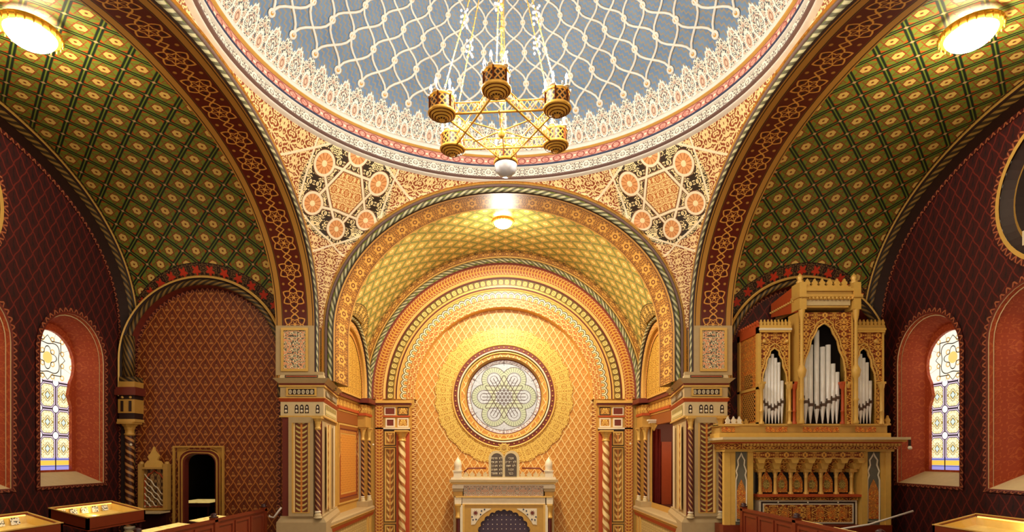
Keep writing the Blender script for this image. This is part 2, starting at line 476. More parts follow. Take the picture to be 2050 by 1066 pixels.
# --- glass as seen against daylight
def daylight(fn,strength):
    def build(name):
        mt=material(name,fn,.3); b=mt.node_tree.nodes['Principled BSDF']; nt=mt.node_tree
        src=b.inputs['Base Color'].links[0].from_socket
        nt.links.new(src,b.inputs['Emission Color']); b.inputs['Emission Strength'].default_value=strength
        return mt
    return build
def lancet_glass():
    u,v=uvmap()                       # u across from the middle (m), v up from the foot (m)
    # lower lights: bays .40 wide, .56 tall
    bw,bh=.46,.60; a=fr(u*(1/bw)+.5)-.5; y=fr(v*(1/bh)-.30)-.5
    X=a*bw; Y=y*bh
    lead=below(mn((.5-ab(a))*bw,(.5-ab(y))*bh),.016,.008)
    rb=mx(ab(X)-.175,ab(Y)-.25,(ab(X)+ab(Y))-.355)
    leadr=below(ab(rb),.008,.008); inn=below(rb,0,.01)
    dia=below(ab(ab(X)*1.2+ab(Y)-.085),.010,.008); dia2=below(ab(ab(X)*1.0+ab(Y)-.15),.007,.008)
    orn=arab(X*3.0,Y*3.0,1.0,2,7,3,.2)
    cyl=mixc(orn,C(250,246,206),C(196,170,84)); cyl=mixc(below(ab(X)*1.2+ab(Y),.08,.01),cyl,C(206,226,222)); cyl=mixc(mx(dia,dia2),cyl,C(70,60,40))
    low=mixc(inn,C(206,190,214),cyl)
    cor=below(hyp((.5-ab(a))*bw,(.5-ab(y))*bh),.085,.01)
    low=mixc(cor,low,C(240,236,240)); low=mixc(below(ab(hyp((.5-ab(a))*bw,(.5-ab(y))*bh)-.09),.009,.008),low,C(16,12,14))
    low=mixc(mx(lead*(1-cor),leadr),low,C(16,12,14))
    # band at the foot
    foot=mixc(below(ab(v-.16),.055,.01),C(150,150,220),C(240,196,80)); foot=mixc(below(ab(ab(v-.16)-.075),.008,.006),foot,C(60,90,160))
    foot=mixc(below((.5-ab(a))*bw,.016,.008),foot,C(16,12,14))
    low=mixc(below(v,.27,.01),low,foot)
    # head: eight-pointed interlace round a star, centred at v=2.55
    yy=v-2.52; r=hyp(u,yy); th=m('ARCTAN2',yy,u)
    k=cs(th*4.0)
    s1=below(ab(r-(.20+k*.055)),.012,.008); s2=below(ab(r-(.36-k*.05)),.012,.008)
    c1=below(ab(mn(ab(u)+ab(yy)-.5,mx(ab(u),ab(yy))-.38)),.011,.008)
    ry=below(ab(sn(th*4.0+PI/2))*r,.012,.008)*above(r,.36,.01)
    gx=fr(u*3.6)-.5; gy=fr(yy*3.6)-.5; ros=below(ab(hyp(gx,gy)-.18),.05,.03)
    head=mixc(ros,C(246,244,226),C(214,180,110)); head=mixc(below(r,.13,.01),head,C(236,206,120))
    head=mixc(mx(s1,s2,c1,ry),head,C(16,12,14))
    return mixc(above(v,2.02,.01),low,head)
daylight(lancet_glass,.85)('stained_glass')
def rose_glass():
    u,v=uvmap(); r=hyp(u,v); th=m('ARCTAN2',v,u)      # radius 1.31
    s60=.8660254
    L=None
    for k in range(3):
        an=PI*k/3; d=u*math.sin(an)-v*math.cos(an)
        for off in (.0,.12,.24,.40):
            e=ab(ab(d)-off) if off else ab(d)
            l=below(e,.012,.008); L=l if L is None else mx(L,l)
    L=L*below(r,.78,.02)
    # six lobes
    t6=m('MULTIPLY_ADD',fr(m('MULTIPLY_ADD',th,6/(2*PI),.5)),2*PI/6,-PI/6)     # angle within sector, lobe on the sector axis
    lx=r*cs(t6)-.72; ly=r*sn(t6); lr=hyp(lx,ly)
    lobe=mx(below(ab(lr-.44),.011,.008)*above(lx,-.2,.02),below(ab(lr-.24),.010,.008)*above(lx,-.1,.02),below(ab(lr-.13),.008,.008))
    la=m('ARCTAN2',ly,lx); rays=below(ab(fr(la*(14/PI))-.5),.10,.06)*above(lr,.26,.01)*below(lr,.44,.01)*above(lx,-.05,.02)
    rim=below(ab(r-1.20),.010,.008); t12=fr(m('MULTIPLY_ADD',th,12/(2*PI),.5))-.5
    seg=below(ab(t12),.012,.008)*above(r,1.12,.01)
    lead=mx(L,lobe,rim,seg)
    sp=noise(u,v,14,2)
    c=mixc(sp,C(150,152,152),C(204,206,208))
    c=mixc(below(lr,.44,.01)*above(lr,.26,.01),c,mixc(rays,C(176,180,150),C(104,116,90)))
    c=mixc(above(r,1.20,.01),c,mixc(below(noise(u,v,16,1),.5,.1),C(214,206,200),C(170,150,140)))
    c=mixc(lead,c,C(70,46,36))
    return c
daylight(rose_glass,.30)('rose_glass')
# --- dome
def dome_blue():
    u,v=uvmap()                       # u: 48 columns round, v: rows up from the frieze (0 = first ring of bosses)
    X=u*8.0; Y=v*8.0
    a=below(ab(fr(X)-.5),.16,.1)*below(ab(fr(Y*.5+m('FLOOR',X)*.5)-.5),.3,.1); b=below(ab(fr(Y)-.5),.16,.1)*below(ab(fr(X*.5+m('FLOOR',Y)*.5)-.5),.3,.1)
    n=noise(u,v,2.2,2)
    blue=mixc(n,C(80,116,160),C(124,148,170))
    c=mixc(mx(a,b),blue,C(150,138,116))
    # crest of the frieze rising between the bosses
    t=ab(fr(u)-.5); edge=-.20+m('MULTIPLY',cs(u*4*PI),.10)+m('MULTIPLY',cs(u*2*PI*10),.03)
    k=below(v-edge,0,.03)
    # body of the frieze: lobed medallions
    cx=fr(u+.5)-.5; mz=hyp(cx*2.4,(v+.70)*1.3); lob=below(ab(mz-.30),.04,.02)
    cx2=fr(u)-.5; m2=hyp(cx2*2.1,(v+.55)*1.15); lob2=below(ab(m2-.47+sn(v*14.0)*.03),.045,.02)
    ar=arab(u*1.0,v*1.1,2.0,3,5,4,.27); pe=arab(u*1.0,v*1.0,1.0,6,7,3,.2)
    f=mixc(ar,C(92,98,100),C(250,240,218)); f=mixc(pe*.45,f,C(236,176,140)); f=mixc(mx(lob,lob2),f,C(250,244,228))
    f=mixc(below(mz,.22,.03),f,C(240,190,160)); f=mixc(below(m2,.16,.03),f,C(250,244,228)); f=mixc(below(ab(mz-.12),.03,.02),f,C(150,110,90)); f=mixc(below(ab(m2-.10),.03,.02),f,C(120,116,110))
    f=mixc(below(ab(v-edge),.035,.02),f,C(250,244,228))
    return mixc(k,c,f)
material('dome_blue',dome_blue,.55)
material('drum_frieze',lambda:(lambda u,v: (lambda r,a: mixc(r,mixc(a,C(116,104,96),C(250,240,220)),C(250,240,222)))(below(ab(hyp(fr(u*2.2)-.5,(v-.5)*.42)-.17),.035,.02),arab(u,v*.20,4.4,6,5,3,.27)))(*uvmap()),.5)
def pink_band():
    u,v=uvmap(); t=fr(u*3.4)-.5; x=v-.5
    d=hyp(t*1.2,x*1.1)
    c=mixc(above(noise(u,v,12,1),.52,.06),C(206,130,116),C(238,186,164)); c=mixc(below(ab(d-.36),.05,.03),c,C(150,66,58)); c=mixc(below(hyp(ab(t)-.5,x),.11,.04),c,C(255,244,214))
    c=mixc(above(ab(x),.40,.02),c,C(150,90,84))
    return c
material('pink_band',pink_band,.5)
def pend():
    u,v=uvmap()                       # centred on the great hexagram, metres
    ln=None
    t1,t2=star_sdf(u,v)
    R=.42
    for e in (ab(t1-R),ab(t2-R)):
        l=below(e,.026,.01); ln=l if ln is None else mx(ln,l)
    for k in range(3):
        an=PI*k/3; d=u*math.cos(an)+v*math.sin(an)
        l=below(ab(ab(d)-1.02),.022,.01); ln=mx(ln,l)
    r=hyp(u,v); th=m('ARCTAN2',v,u)
    t6=m('MULTIPLY_ADD',fr(m('MULTIPLY_ADD',th,6/(2*PI),.0)),2*PI/6,-PI/6)
    lx=r*cs(t6)-.80; ly=r*sn(t6); lr=hyp(lx,ly); la=m('ARCTAN2',ly,lx)
    edge_=mx(below(ab(lr-.22),.045,.01),below(mn(ab(t1-R),ab(t2-R)),.05,.01))
    ring=below(ab(lr-.22),.026,.01); disc=below(lr,.21,.01)
    far=above(r,1.12,.02)
    a1=arab(u,v,1.9,2,6,4,.25); a2=arab(u,v,2.2,8,6,3,.25); a3=arab(u,v,3.2,5,5,4,.22)
    c=mixc(a1,C(52,38,24),C(255,230,168))
    inner=below(mx(t1,t2),.42,.02)
    c=mixc(inner,c,mixc(a3,C(196,112,52),C(255,222,150)))
    c=mixc(far,c,mixc(a2,C(150,74,38),C(255,222,156)))
    c=mixc(edge_*.75,c,C(120,66,34))
    pt=below(ab(sn(la*6.0)),.35,.1)
    c=mixc(disc,c,mixc(pt,C(236,168,104),C(196,116,58))); c=mixc(below(lr,.06,.01),c,C(255,236,180))
    c=mixc(mx(ln*(1-disc),ring),c,C(255,236,196))
    return c,mx(a1*(1-inner),ln,ring)
material('pendentive',pend,.5,0,.35)
def letters_stone():
    u,v=uvmap()
    row=fr(v*(1/.082))-.5; n=noise(u*34.0,m('FLOOR',v*(1/.082))*3.7,1,0)
    k=below(ab(row),.22,.06)*above(n,.46,.05)*below(ab(u),.13,.01)
    return mixc(k,C(74,56,44),C(232,212,186))
material('tablet_letters',letters_stone,.6)
def ark_door():
    u,v=uvmap(); a=fr(u*(1/.155))-.5; b=fr(v*(1/.155))-.5
    return mixc(below(hyp(a,b),.11,.05),C(92,76,98),C(255,240,220))
material('ark_cloth',ark_door,.6)
def lattice_dark():
    u,v=uvmap(); a=fr((u+v)*10.0)-.5; b=fr((u-v)*10.0)-.5
    return mixc(below(mn(ab(a),ab(b)),.16,.05),C(40,16,8),C(214,150,60))
material('lattice',lattice_dark,.5)
def small_arches():
    u,v=uvmap(); t=fr(u*6.0)-.5; y=v
    op=below(mx(ab(t)-.26, ab(y-.16)-.13),0,.03); body=below(hyp(t*1.2,(y-.09)*6.0),.30,.06)
    c=mixc(op,C(214,190,110),C(50,28,14)); c=mixc(body*op,c,C(240,226,180)); return c
material('small_arches',small_arches,.5)
def brown_diaper():
    u,v=uvmap(); a=fr((u+v)*7.0)-.5; b=fr((u-v)*7.0)-.5
    return mixc(below(mn(.5-ab(a),.5-ab(b)),.1,.05),mixc(below(hyp(a,b),.2,.05),C(206,122,36),C(176,92,26)),C(240,178,80))
material('orange_diaper',brown_diaper,.5)
M=MATS
# ================================================================= ARCHITECTURE
XE=4.88; DA=19.8; DE=14.2; CC=9.5; DB=20.25      # east arm wall, altar wall depth, arch plane, crossing centre, niche back
WL,WR=9.6,9.43                                     # outer walls of the side arms
GF=-2.05                                           # gallery floor below the eye
def quad(mb, o, r, u, w, h, cen=True, v0=0, n=1):
    """panel: o = foot middle, r/u = right and up unit vectors"""
    o,r,u=Vector(o),Vector(r),Vector(u); a=o-r*w/2; b=o+r*w/2
    mb.face([a,b,b+u*h,a+u*h],[(-w/2,v0),(w/2,v0),(w/2,v0+h),(-w/2,v0+h)] if cen else [(0,0),(w,0),(w,h),(0,h)])
X_,Y_,Z_=Vector((1,0,0)),Vector((0,1,0)),Vector((0,0,1))
# ---- floors
mb=MB(); mb.box(-12,12,-3,22,-.2,0); struct(mb,'floor',M['floor_wood'])
for sx,nm in ((-1,'floor_gallery_left'),(1,'floor_gallery_right')):
    mb=MB(); mb.box(sx*5.6,sx*9.9,4.08,14.45,Z(GF)-.25,Z(GF)); struct(mb,nm,M['wood_dark'])
# ---- dome: surface of revolution over the crossing
dprof=[(4.86,7.69),(4.52,8.33),(4.02,8.84),(3.60,9.28),(3.22,9.68),(2.75,10.05),(2.2,10.38),(1.5,10.66),(.8,10.82),(0.02,10.88)]
def dome_at(t):                                    # t = row number: -1 at the foot, 0 first ring of bosses
    k=min(max(t+1,0),8.999); i=int(k); f=k-i
    P=dprof; p0=P[max(i-1,0)]; p1=P[i]; p2=P[i+1]; p3=P[min(i+2,9)]
    cr=lambda a,b,c,d:.5*((2*b)+(-a+c)*f+(2*a-5*b+4*c-d)*f*f+(-a+3*b-3*c+d)*f**3)
    return max(cr(p0[0],p1[0],p2[0],p3[0]),.01),cr(p0[1],p1[1],p2[1],p3[1])
def dome_pt(az,t,inset=0):                         # az in columns of 48, 0 = far side
    r,h=dome_at(t); a=az*2*PI/48; r-=inset
    return Vector((r*math.sin(a),CC+r*math.cos(a),Z(h)-inset*.6))
mb=MB(); mb.grid(lambda a,b:(dome_pt(a*48,-1+b*9.0),(a*48,-1+b*9.0)),192,72)
dome=struct(mb,'ceiling_dome',M['dome_blue'])
rib=MB()
for k in range(48):
    for s in (-1,1):
        pts=[]
        for i in range(0,6*8+1):
            t=i/8; sway=(t-math.sin(2*PI*t)/(2*PI)*.92)*s*1.0
            pts.append(dome_pt(k+sway,t,.015))
        rib.tube(pts,lambda q:.029-.010*q,5)
struct(rib,'trim_dome_ribs',M['white_line'])
boss=MB(); bcen=MB()
for row in range(7):
    for k in range(48):
        c=dome_pt(k,row,.02); r0=.085*(1-.09*row)
        r,h=dome_at(row); r2,h2=dome_at(row+.2)
        az=k*2*PI/48; out=Vector((math.sin(az),math.cos(az),0)); up=(out*(r2-r)+Z_*(h2-h)).normalized(); sd=Vector((math.cos(az),-math.sin(az),0)); nrm=sd.cross(up).normalized()
        if nrm.dot(out)>0: nrm=-nrm
        ring=[c+sd*r0*math.cos(q*PI/5)+up*r0*math.sin(q*PI/5) for q in range(10)]
        ring2=[c+nrm*.03+sd*r0*.62*math.cos(q*PI/5)+up*r0*.62*math.sin(q*PI/5) for q in range(10)]
        ring3=[c+nrm*.012+sd*r0*.45*math.cos(q*PI/5)+up*r0*.45*math.sin(q*PI/5) for q in range(10)]
        for q in range(10):
            w_=(q+1)%10; boss.face([ring[q],ring[w_],ring2[w_],ring2[q]],None,True); boss.face([ring2[q],ring2[w_],ring3[w_],ring3[q]],None,True)
        bcen.face(ring3)
struct(boss,'trim_dome_bosses',M['white_line']); struct(bcen,'trim_dome_boss_centres',M['gold_plain'])
# ---- drum ring
def ringband(r0,h0,r1,h1,mat,n=1,bulge=0,ulen=None):
    mb=MB()
    def fn(a,b):
        t=a*2*PI; r=r0+(r1-r0)*b-bulge*math.sin(PI*b); h=h0+(h1-h0)*b
        return Vector((r*math.sin(t),CC+r*math.cos(t),Z(h))),(a*2*PI*4.8,b)
    mb.grid(fn,128,max(n,1 if not bulge else 6)); return trim(mb,mat)
ringband(4.93,6.93,4.82,6.97,M['white_line'],1,.03)
ringband(4.82,6.97,4.80,7.04,M['stone_purple'],1,.05)
ringband(4.80,7.04,4.86,7.07,M['white_line'])
ringband(4.86,7.07,4.86,7.25,M['drum_frieze'])
ringband(4.86,7.25,4.80,7.28,M['white_line'],1,.02)
ringband(4.80,7.28,4.80,7.33,M['navy'],1,.02)
ringband(4.84,7.33,4.84,7.53,M['pink_band'])
ringband(4.84,7.53,4.78,7.56,M['gold_line'],1,.01)
ringband(4.78,7.56,4.84,7.70,M['white_line'],1,.05)
# ---- arch curves
HC=1.893                                            # top of the pier cornice
east_out=arch(4.53,3.1,6.86,2.05,HC)               # outer white line of the east arch
side_out=[(p if p>0 else p*1.08,h) for p,h in arch(4.68,3.1,6.48,2.2,HC)]                # outer line of the side arches, p measured from CC
# ---- pendentives: from the arches up to the ring
def samp(curve, t):                                # curve upper part, t in 0..1 by index
    k=t*(len(curve)-1); i=min(int(k),len(curve)-2); f=k-i
    return (curve[i][0]*(1-f)+curve[i+1][0]*f, curve[i][1]*(1-f)+curve[i+1][1]*f)
east_top=[p for p in east_out if p[1]>=3.0]; side_top=[p for p in side_out if p[1]>=3.0]
def pendentive(sx,sy):
    """sx: -1 left, 1 right; sy: 1 far, -1 near"""
    cen=Vector((-3.70,13.45,Z(6.24)))
    # local frame of the far left pendentive
    tv=Vector((1,1,0)).normalized(); up=Vector((-.36,.36,.86)); 
    def fn(a,b):
        # a: 0 at the east arch crown, .5 corner, 1 side arch crown
        if a<.5:
            p=samp(east_top,.5-a); L=Vector((p[0],DE,Z(p[1])))
        else:
            p=samp(side_top,1-(a-.5)); L=Vector((-4.6,CC+p[0],Z(p[1])))
        az=a*PI/2; R=4.93; U=Vector((-R*math.sin(az),CC+R*math.cos(az),Z(6.93)))
        if a<.5: L=L+Vector((0,0,0))
        q=L*(1-b)+U*b
        # spherical bulge outward
        d=(q-Vector((0,CC,q.z))).normalized(); wdt=(U-L).length
        q=q+d*wdt*.10*math.sin(PI*b)
        loc=q-cen
        return q,(loc.dot(tv)*1.0, loc.dot(Vector((0,0,1)))*1.12)
    mb=MB()
    def fn2(a,b):
        q,uv=fn(a,b)
        return Vector((q.x*(-sx), q.y if sy>0 else 2*CC-q.y, q.z)),uv
    mb.grid(fn2,72,20)
    return struct(mb,'wall_pendentive_%s_%s'%({-1:'left',1:'right'}[sx],{1:'far',-1:'near'}[sy]),M['pendentive'])
for sx in (-1,1):
    for sy in (1,-1): pendentive(sx,sy)
# ---- east arch: moulding and soffit
def archset(curve, mp, roll, soff=None, sgn=1):
    r=MB(); sweep(r,curve,[(.015,-.02),(.015,.03),(-.04,-.02),(-.05,.02)],mp); trim(r,M['gold_line'])
    r=MB(); sweep(r,curve,half_round(-.05,-.12,.02,.05),mp,smooth=True); trim(r,M['stone_purple'])
    r=MB(); sweep(r,curve,half_round(-.12,-.24,.03,.06),mp,smooth=True); trim(r,roll)
    r=MB(); sweep(r,curve,[(-.24,.03),(-.255,-.01),(-.27,.03)],mp); trim(r,M['dark_brown'])
E_=mapE(DE)
archset(east_out,E_,M['roll_green'])
# soffit strip flaring to the back
fr_=[(p[0],p[1]) for p in east_out]
nr=normals(east_out); L=0; mb=MB(); st=MB()
N=len(east_out)
def e_in(i,d):                                       # d 0..1
    p=east_out[i]; n=nr[i]; f=(p[0]-n[0]*.27,p[1]-n[1]*.27)
    lift=.16*max(0,(p[1]-3.1)/3.76)*d
    return (f[0]*(1-.012*d), f[1]+lift, DE+.03+1.25*d)
for i in range(N-1):
    l2=L+math.dist(east_out[i],east_out[i+1])
    K=8
    for k in range(K):
        a,b=k/K,(k+1)/K
        P=lambda j,d:(e_in(j,d)[0],e_in(j,d)[2],Z(e_in(j,d)[1]))
        mb.face([P(i,a),P(i+1,a),P(i+1,b),P(i,b)],[(L,a),(l2,a),(l2,b),(L,b)],True)
    L=l2
struct(mb,'ceiling_east_arch_soffit',M['soffit_small'])
# back face of the east arch up to the vault
mb=MB()
for i in range(N-1):
    P=lambda j,o:(e_in(j,1)[0]+nr[j][0]*o,DE+1.28,Z(e_in(j,1)[1]+nr[j][1]*o))
    mb.face([P(i,0),P(i+1,0),P(i+1,.7),P(i,.7)])
trim(mb,M['gold_plain'])
# ---- side arches: moulding, star soffit, for both arms
for sx in (-1,1):
    X0=4.6*sx
    mp=mapS(X0); archset(side_out,mp,M['roll_green'])
    ns=normals(side_out); mb=MB(); L=0
    for i in range(len(side_out)-1):
        l2=L+math.dist(side_out[i],side_out[i+1])
        a=side_out[i];b=side_out[i+1]; K=2
        A=(a[0]-ns[i][0]*.27,a[1]-ns[i][1]*.27); B=(b[0]-ns[i+1][0]*.27,b[1]-ns[i+1][1]*.27)
        mb.face([mp(*A,.03),mp(*B,.03),mp(*B,.98),mp(*A,.98)],[(L,0),(l2,0),(l2,.95),(L,.95)],True)
        L=l2
    struct(mb,'ceiling_arch_soffit_%s'%('left' if sx<0 else 'right'),M['soffit_star'])
    # step from the soffit to the arm vault
    mb=MB(); sweep(mb,[(p[0]-n[0]*.27,p[1]-n[1]*.27) for p,n in zip(side_out,ns)],[(0,.98),(.05,.99),(.6,1.0)],mp); trim(mb,M['gold_line'])
# ---- side arm vaults with end walls
LR=2.02; LHS=2.42; NEARP=-5.0
def arm(sx):
    W=WL if sx<0 else WR; nm='left' if sx<0 else 'right'
    X0=5.56*sx; X1=W*sx; xc=7.50*sx
    prof=arch(5.0,3.0,6.62,2.2,None,96)
    Ls=[0]
    for i in range(1,len(prof)): Ls.append(Ls[-1]+math.dist(prof[i],prof[i-1]))
    mb=MB()
    def fn(a,b):
        i=int(round(a*96)); p,h=prof[i]; x=X0+(X1-X0)*b
        dl=math.hypot(x-xc,h-LHS)-LR if h>LHS else abs(x-xc)-LR
        if p<0: dl=9
        al=math.atan2(h-LHS,x-xc)*LR
        e1=abs(X1-x); e0=abs(x-X0)+.18
        e=min(dl,e1,e0); t=al if e==dl else Ls[i]
        return (x,CC+p,Z(h)),(Ls[i],x),(e,t)
    keep=lambda mm: not(mm.y>CC and math.hypot(mm.x-xc,mm.z-Z(LHS))<LR-.03 and mm.z>Z(LHS))
    mb.grid(fn,96,72,True,keep)
    for s in (-1,1):                                # stilted foot of the vault near side only
        pass
    struct(mb,'ceiling_vault_%s'%nm,M['vault_green'])
    # far wall of the arm with its round arched head
    Dw=14.42
    outl=[(xc+p[0],p[1]) for p in arch(LR+.02,LHS,LHS+LR+.02,2.0,None,40)]
    loop=[(X1,GF),(X0*.93,GF),(X0*.93,LHS)]+ (sorted(outl,key=lambda q:q[0]*sx)) +[(X1,LHS)]
    door=None
    holes=[]
    if sx<0:
        d0,d1=-8.07,-7.29; dh=.06; hole=[(d0,GF+.01),(d0,dh-.25)]+[(d0+.25-.25*math.cos(k*PI/12),dh-.25+.25*math.sin(k*PI/12)) for k in range(1,7)]+[(d1-.25+.25*math.sin(k*PI/12),dh-.25+.25*math.cos(k*PI/12)) for k in range(1,7)]+[(d1,GF+.01)]
        holes=[hole]; DOORHOLE[:]=hole
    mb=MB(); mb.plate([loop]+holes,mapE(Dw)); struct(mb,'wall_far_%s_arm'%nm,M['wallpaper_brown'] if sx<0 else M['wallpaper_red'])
    # lower and gallery-side continuation
    c=[(xc+p[0],p[1]) for p in arch(LR,LHS,LHS+LR,2.0,1.5,40)]
    mp=mapE(Dw)
    r=MB(); sweep(r,c,[(.06,-.30),(.03,-.34),(.0,-.32)],mp); trim(r,M['gold_line'])
    r=MB(); sweep(r,c,[(.03,-.32),(-.03,-.26)],mp); trim(r,M['dark_brown'])
    r=MB(); sweep(r,c,half_round(-.02,-.16,-.24,.06),mp,smooth=True); trim(r,M['roll_dark'])
    r=MB(); sweep(r,c,[(-.15,-.24),(-.17,-.02)],mp); trim(r,M['red_brown'])
    c2=[(xc+(p[0]-xc)*1.0,p[1]) for p in [(xc+q[0],q[1]) for q in arch(LR,LHS,LHS+LR,2.0,GF,40)]]
    r=MB(); sweep(r,c2,[(-.17,-.02),(-.245,-.02)],mp); trim(r,M['zigzag_red'] if sx<0 else M['zigzag_red'])
    # outer wall with windows
    def wloop(c): return [(c-.93,-.62),(c-.93,2.22)]+[(c-.93*math.cos(k*PI/16),2.22+.95*math.sin(k*PI/16)) for k in range(1,16)]+[(c+.93,2.22),(c+.93,-.62)]
    wins=[3.2,0.64]                                  # p of window centres from CC
    hol=[wloop(c) for c in wins]
    ocu=None
    ends=arch(5.0,3.0,6.62,2.2,GF,64)
    rosec=(0.0,5.05,1.34) 
    hol.append([(rosec[0]+rosec[2]*math.cos(k*PI/20),rosec[1]+rosec[2]*math.sin(k*PI/20)-.35) for k in range(40)])
    ms=mapS(X1)
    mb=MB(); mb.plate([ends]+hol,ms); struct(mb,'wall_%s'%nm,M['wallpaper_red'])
    r=MB(); sweep(r,ends,[(0,-.30),(-.035,-.32),(-.05,-.28)],ms); trim(r,M['gold_line'] )
    r=MB(); sweep(r,ends,[(-.04,-.30),(-.08,-.24)],ms); trim(r,M['dark_brown'])
    r=MB(); sweep(r,ends,half_round(-.07,-.21,-.22,.07),ms,smooth=True); trim(r,M['roll_dark'])
    r=MB(); sweep(r,ends,[(-.20,-.22),(-.26,-.02)],ms); trim(r,M['dark_brown'])
    r=MB(); sweep(r,ends,[(-.26,-.02),(-.34,-.02)],ms); trim(r,M['zigzag_red'])
    # windows: recess, sill, glass, border
    for c in wins:
        WN[0]+=1
        w0=wloop(c); dep=.52
        wr=empty('window_%d'%WN[0],(X1,CC+c,Z(-.62)),None,None); wr['kind']='structure'
        sh=lambda q,k:(c+(q[0]-c)*k, q[1] if q[1]>0 else q[1]+.0)
        # splayed reveal
        r=MB(); inn=[(c+(q[0]-c)*.80, (2.22+(q[1]-2.22)*.80) if q[1]>2.22 else (q[1] if q[1]>0 else -.34)) for q in w0]
        Lr=0
        for i in range(len(w0)-1):
            a,b=w0[i],w0[i+1]; l=math.dist(a,b)
            r.face([ms(*a,0),ms(*b,0),ms(*inn[i+1],dep),ms(*inn[i],dep)],[(Lr,0),(Lr+l,0),(Lr+l,dep),(Lr,dep)],False); Lr+=l
        r.build('window_reveal',M['red_line'] if False else M['reveal_red'],wr)
        r=MB(); r.face([ms(*w0[0],0),ms(*w0[-1],0),ms(*inn[-1],dep),ms(*inn[0],dep)]); r.build('window_sill',M['stone_light'],wr)
        r=MB(); sweep(r,w0,[(0,-.02),(-.0,.06),(-.045,.06)],ms,close=True); r.build('window_bevel',M['stone_light'],wr)
        r=MB(); sweep(r,w0,[(.045,-.03),(.0,-.02)],ms,close=True); r.build('window_frame',M['red_brown'],wr)
        r=MB(); sweep(r,w0,[(.13,-.03),(.045,-.03)],ms,close=True); r.build('window_border',M['zigzag_red'],wr)
        # keyhole shaped glass opening in an inner plate
        gl=[]; R=.70
        yh=2.12                                       # middle of the round head
        head=[(c+R*math.sin(t),yh+R*math.cos(t)) for t in [(-2.15+4.3*k/28) for k in range(29)]]   # from lower left round to lower right
        xr=.62
        op=[(c-xr,-.30),(c-xr,yh-.95),(c-xr+.10,yh-.70)]+head[0:]+[(c+xr-.10,yh-.70),(c+xr,yh-.95),(c+xr,-.30)]
        back=[(c+(q[0]-c)*1.06,q[1]+.0 if q[1]<2.2 else 2.22+(q[1]-2.22)*1.06) for q in inn]
        back=[(q[0],min(q[1],3.05) if q[1]>0 else -.40) for q in back]
        outer=[(c-.80,-.42),(c-.80,2.25)]+[(c-.80*math.cos(k*PI/12),2.25+.80*math.sin(k*PI/12)) for k in range(1,12)]+[(c+.80,2.25),(c+.80,-.42)]
        r=MB(); r.plate([outer,op],ms,dep-.01,.10); r.build('window_surround',M['reveal_red'],wr)
        r=MB(); g=[(c-.79,-.36),(c-.79,2.25)]+[(c-.79*math.cos(k*PI/12),2.25+.79*math.sin(k*PI/12)) for k in range(1,12)]+[(c+.79,2.25),(c+.79,-.36)]
        for tri in tessellate_polygon([[Vector((p[0],p[1],0)) for p in g]]):
            r.face([ms(*g[i],dep+.06) for i in tri],[(g[i][0]-c,g[i][1]+.30) for i in tri])
        r.build('pane',M['stained_glass'],wr)
    # round window high in the outer wall
    WN[0]+=1
    wr=empty('window_%d'%WN[0],(X1,CC,Z(4.7)),None,None); wr['kind']='structure'
    cc=[(1.34*math.cos(k*PI/24),4.70+1.34*math.sin(k*PI/24)) for k in range(48)]
    r=MB(); sweep(r,cc,[(.0,-.0),(.16,.40)] if False else [(0,0),(.0,.02)],ms,close=True)
    r=MB(); sweep(r,[(q[0],q[1]) for q in cc],[(-.0,-.06),(-.10,-.06),(-.13,0)],ms,close=True); 
    # outward normals of a counter-clockwise circle point inward here: sign handled by using both
    rr=MB()
    def circ(R): return [(R*math.cos(k*PI/24),4.70+R*math.sin(k*PI/24)) for k in range(48)]
    def ringq(Ra,da,Rb,db,mat,nme):
        q=MB(); A,B=circ(Ra),circ(Rb)
        for k in range(48):
            j=(k+1)%48; q.face([ms(*A[k],da),ms(*A[j],da),ms(*B[j],db),ms(*B[k],db)],[(k*.18,0),(k*.18+.18,0),(k*.18+.18,.09),(k*.18,.09)])
        q.build(nme,mat,wr)
    ringq(1.34,0,1.22,.16,M['dark_brown'],'window_reveal'); ringq(1.22,.16,1.14,.12,M['gold_plain'],'window_inner_frame'); ringq(1.14,.12,1.12,.45,M['dark_brown'],'window_reveal'); ringq(1.30,-.05,1.38,-.05,M['gold_line'],'window_frame'); ringq(1.38,-.04,1.49,-.04,M['zigzag_red'],'window_border')
    q=MB(); A=circ(1.12)
    for tri in tessellate_polygon([[Vector((p[0],p[1],0)) for p in A]]): q.face([ms(*A[i],.45) for i in tri],[(A[i][0],A[i][1]-4.70) for i in tri])
    q.build('pane',M['rose_glass'],wr)
DOORHOLE=[]; WN=[0]
material('reveal_red',lambda:(lambda u,v: mixc(arab(u,v,2.2,3,5,3,.12),C(168,64,24),C(190,90,40)))(*uvmap()),.6)
arm(-1); arm(1)
# ---- west side: near piers and walls closing the side arms
for sx,nm in ((-1,'left'),(1,'right')):
    mb=MB(); mb.box(sx*4.45,sx*5.6,4.0,4.70,0,Z(HC)); struct(mb,'wall_near_pier_%s'%nm,M['stone'])
    mb=MB(); mb.box(sx*4.35,sx*5.7,3.98,4.78,Z(HC-.12),Z(HC)); struct(mb,'trim_near_pier_%s'%nm,M['stone_light'])
    mb=MB(); mb.box(sx*5.0,sx*9.9,3.9,4.08,0,Z(7.6)); struct(mb,'wall_near_%s'%nm,M['wallpaper_brown'])
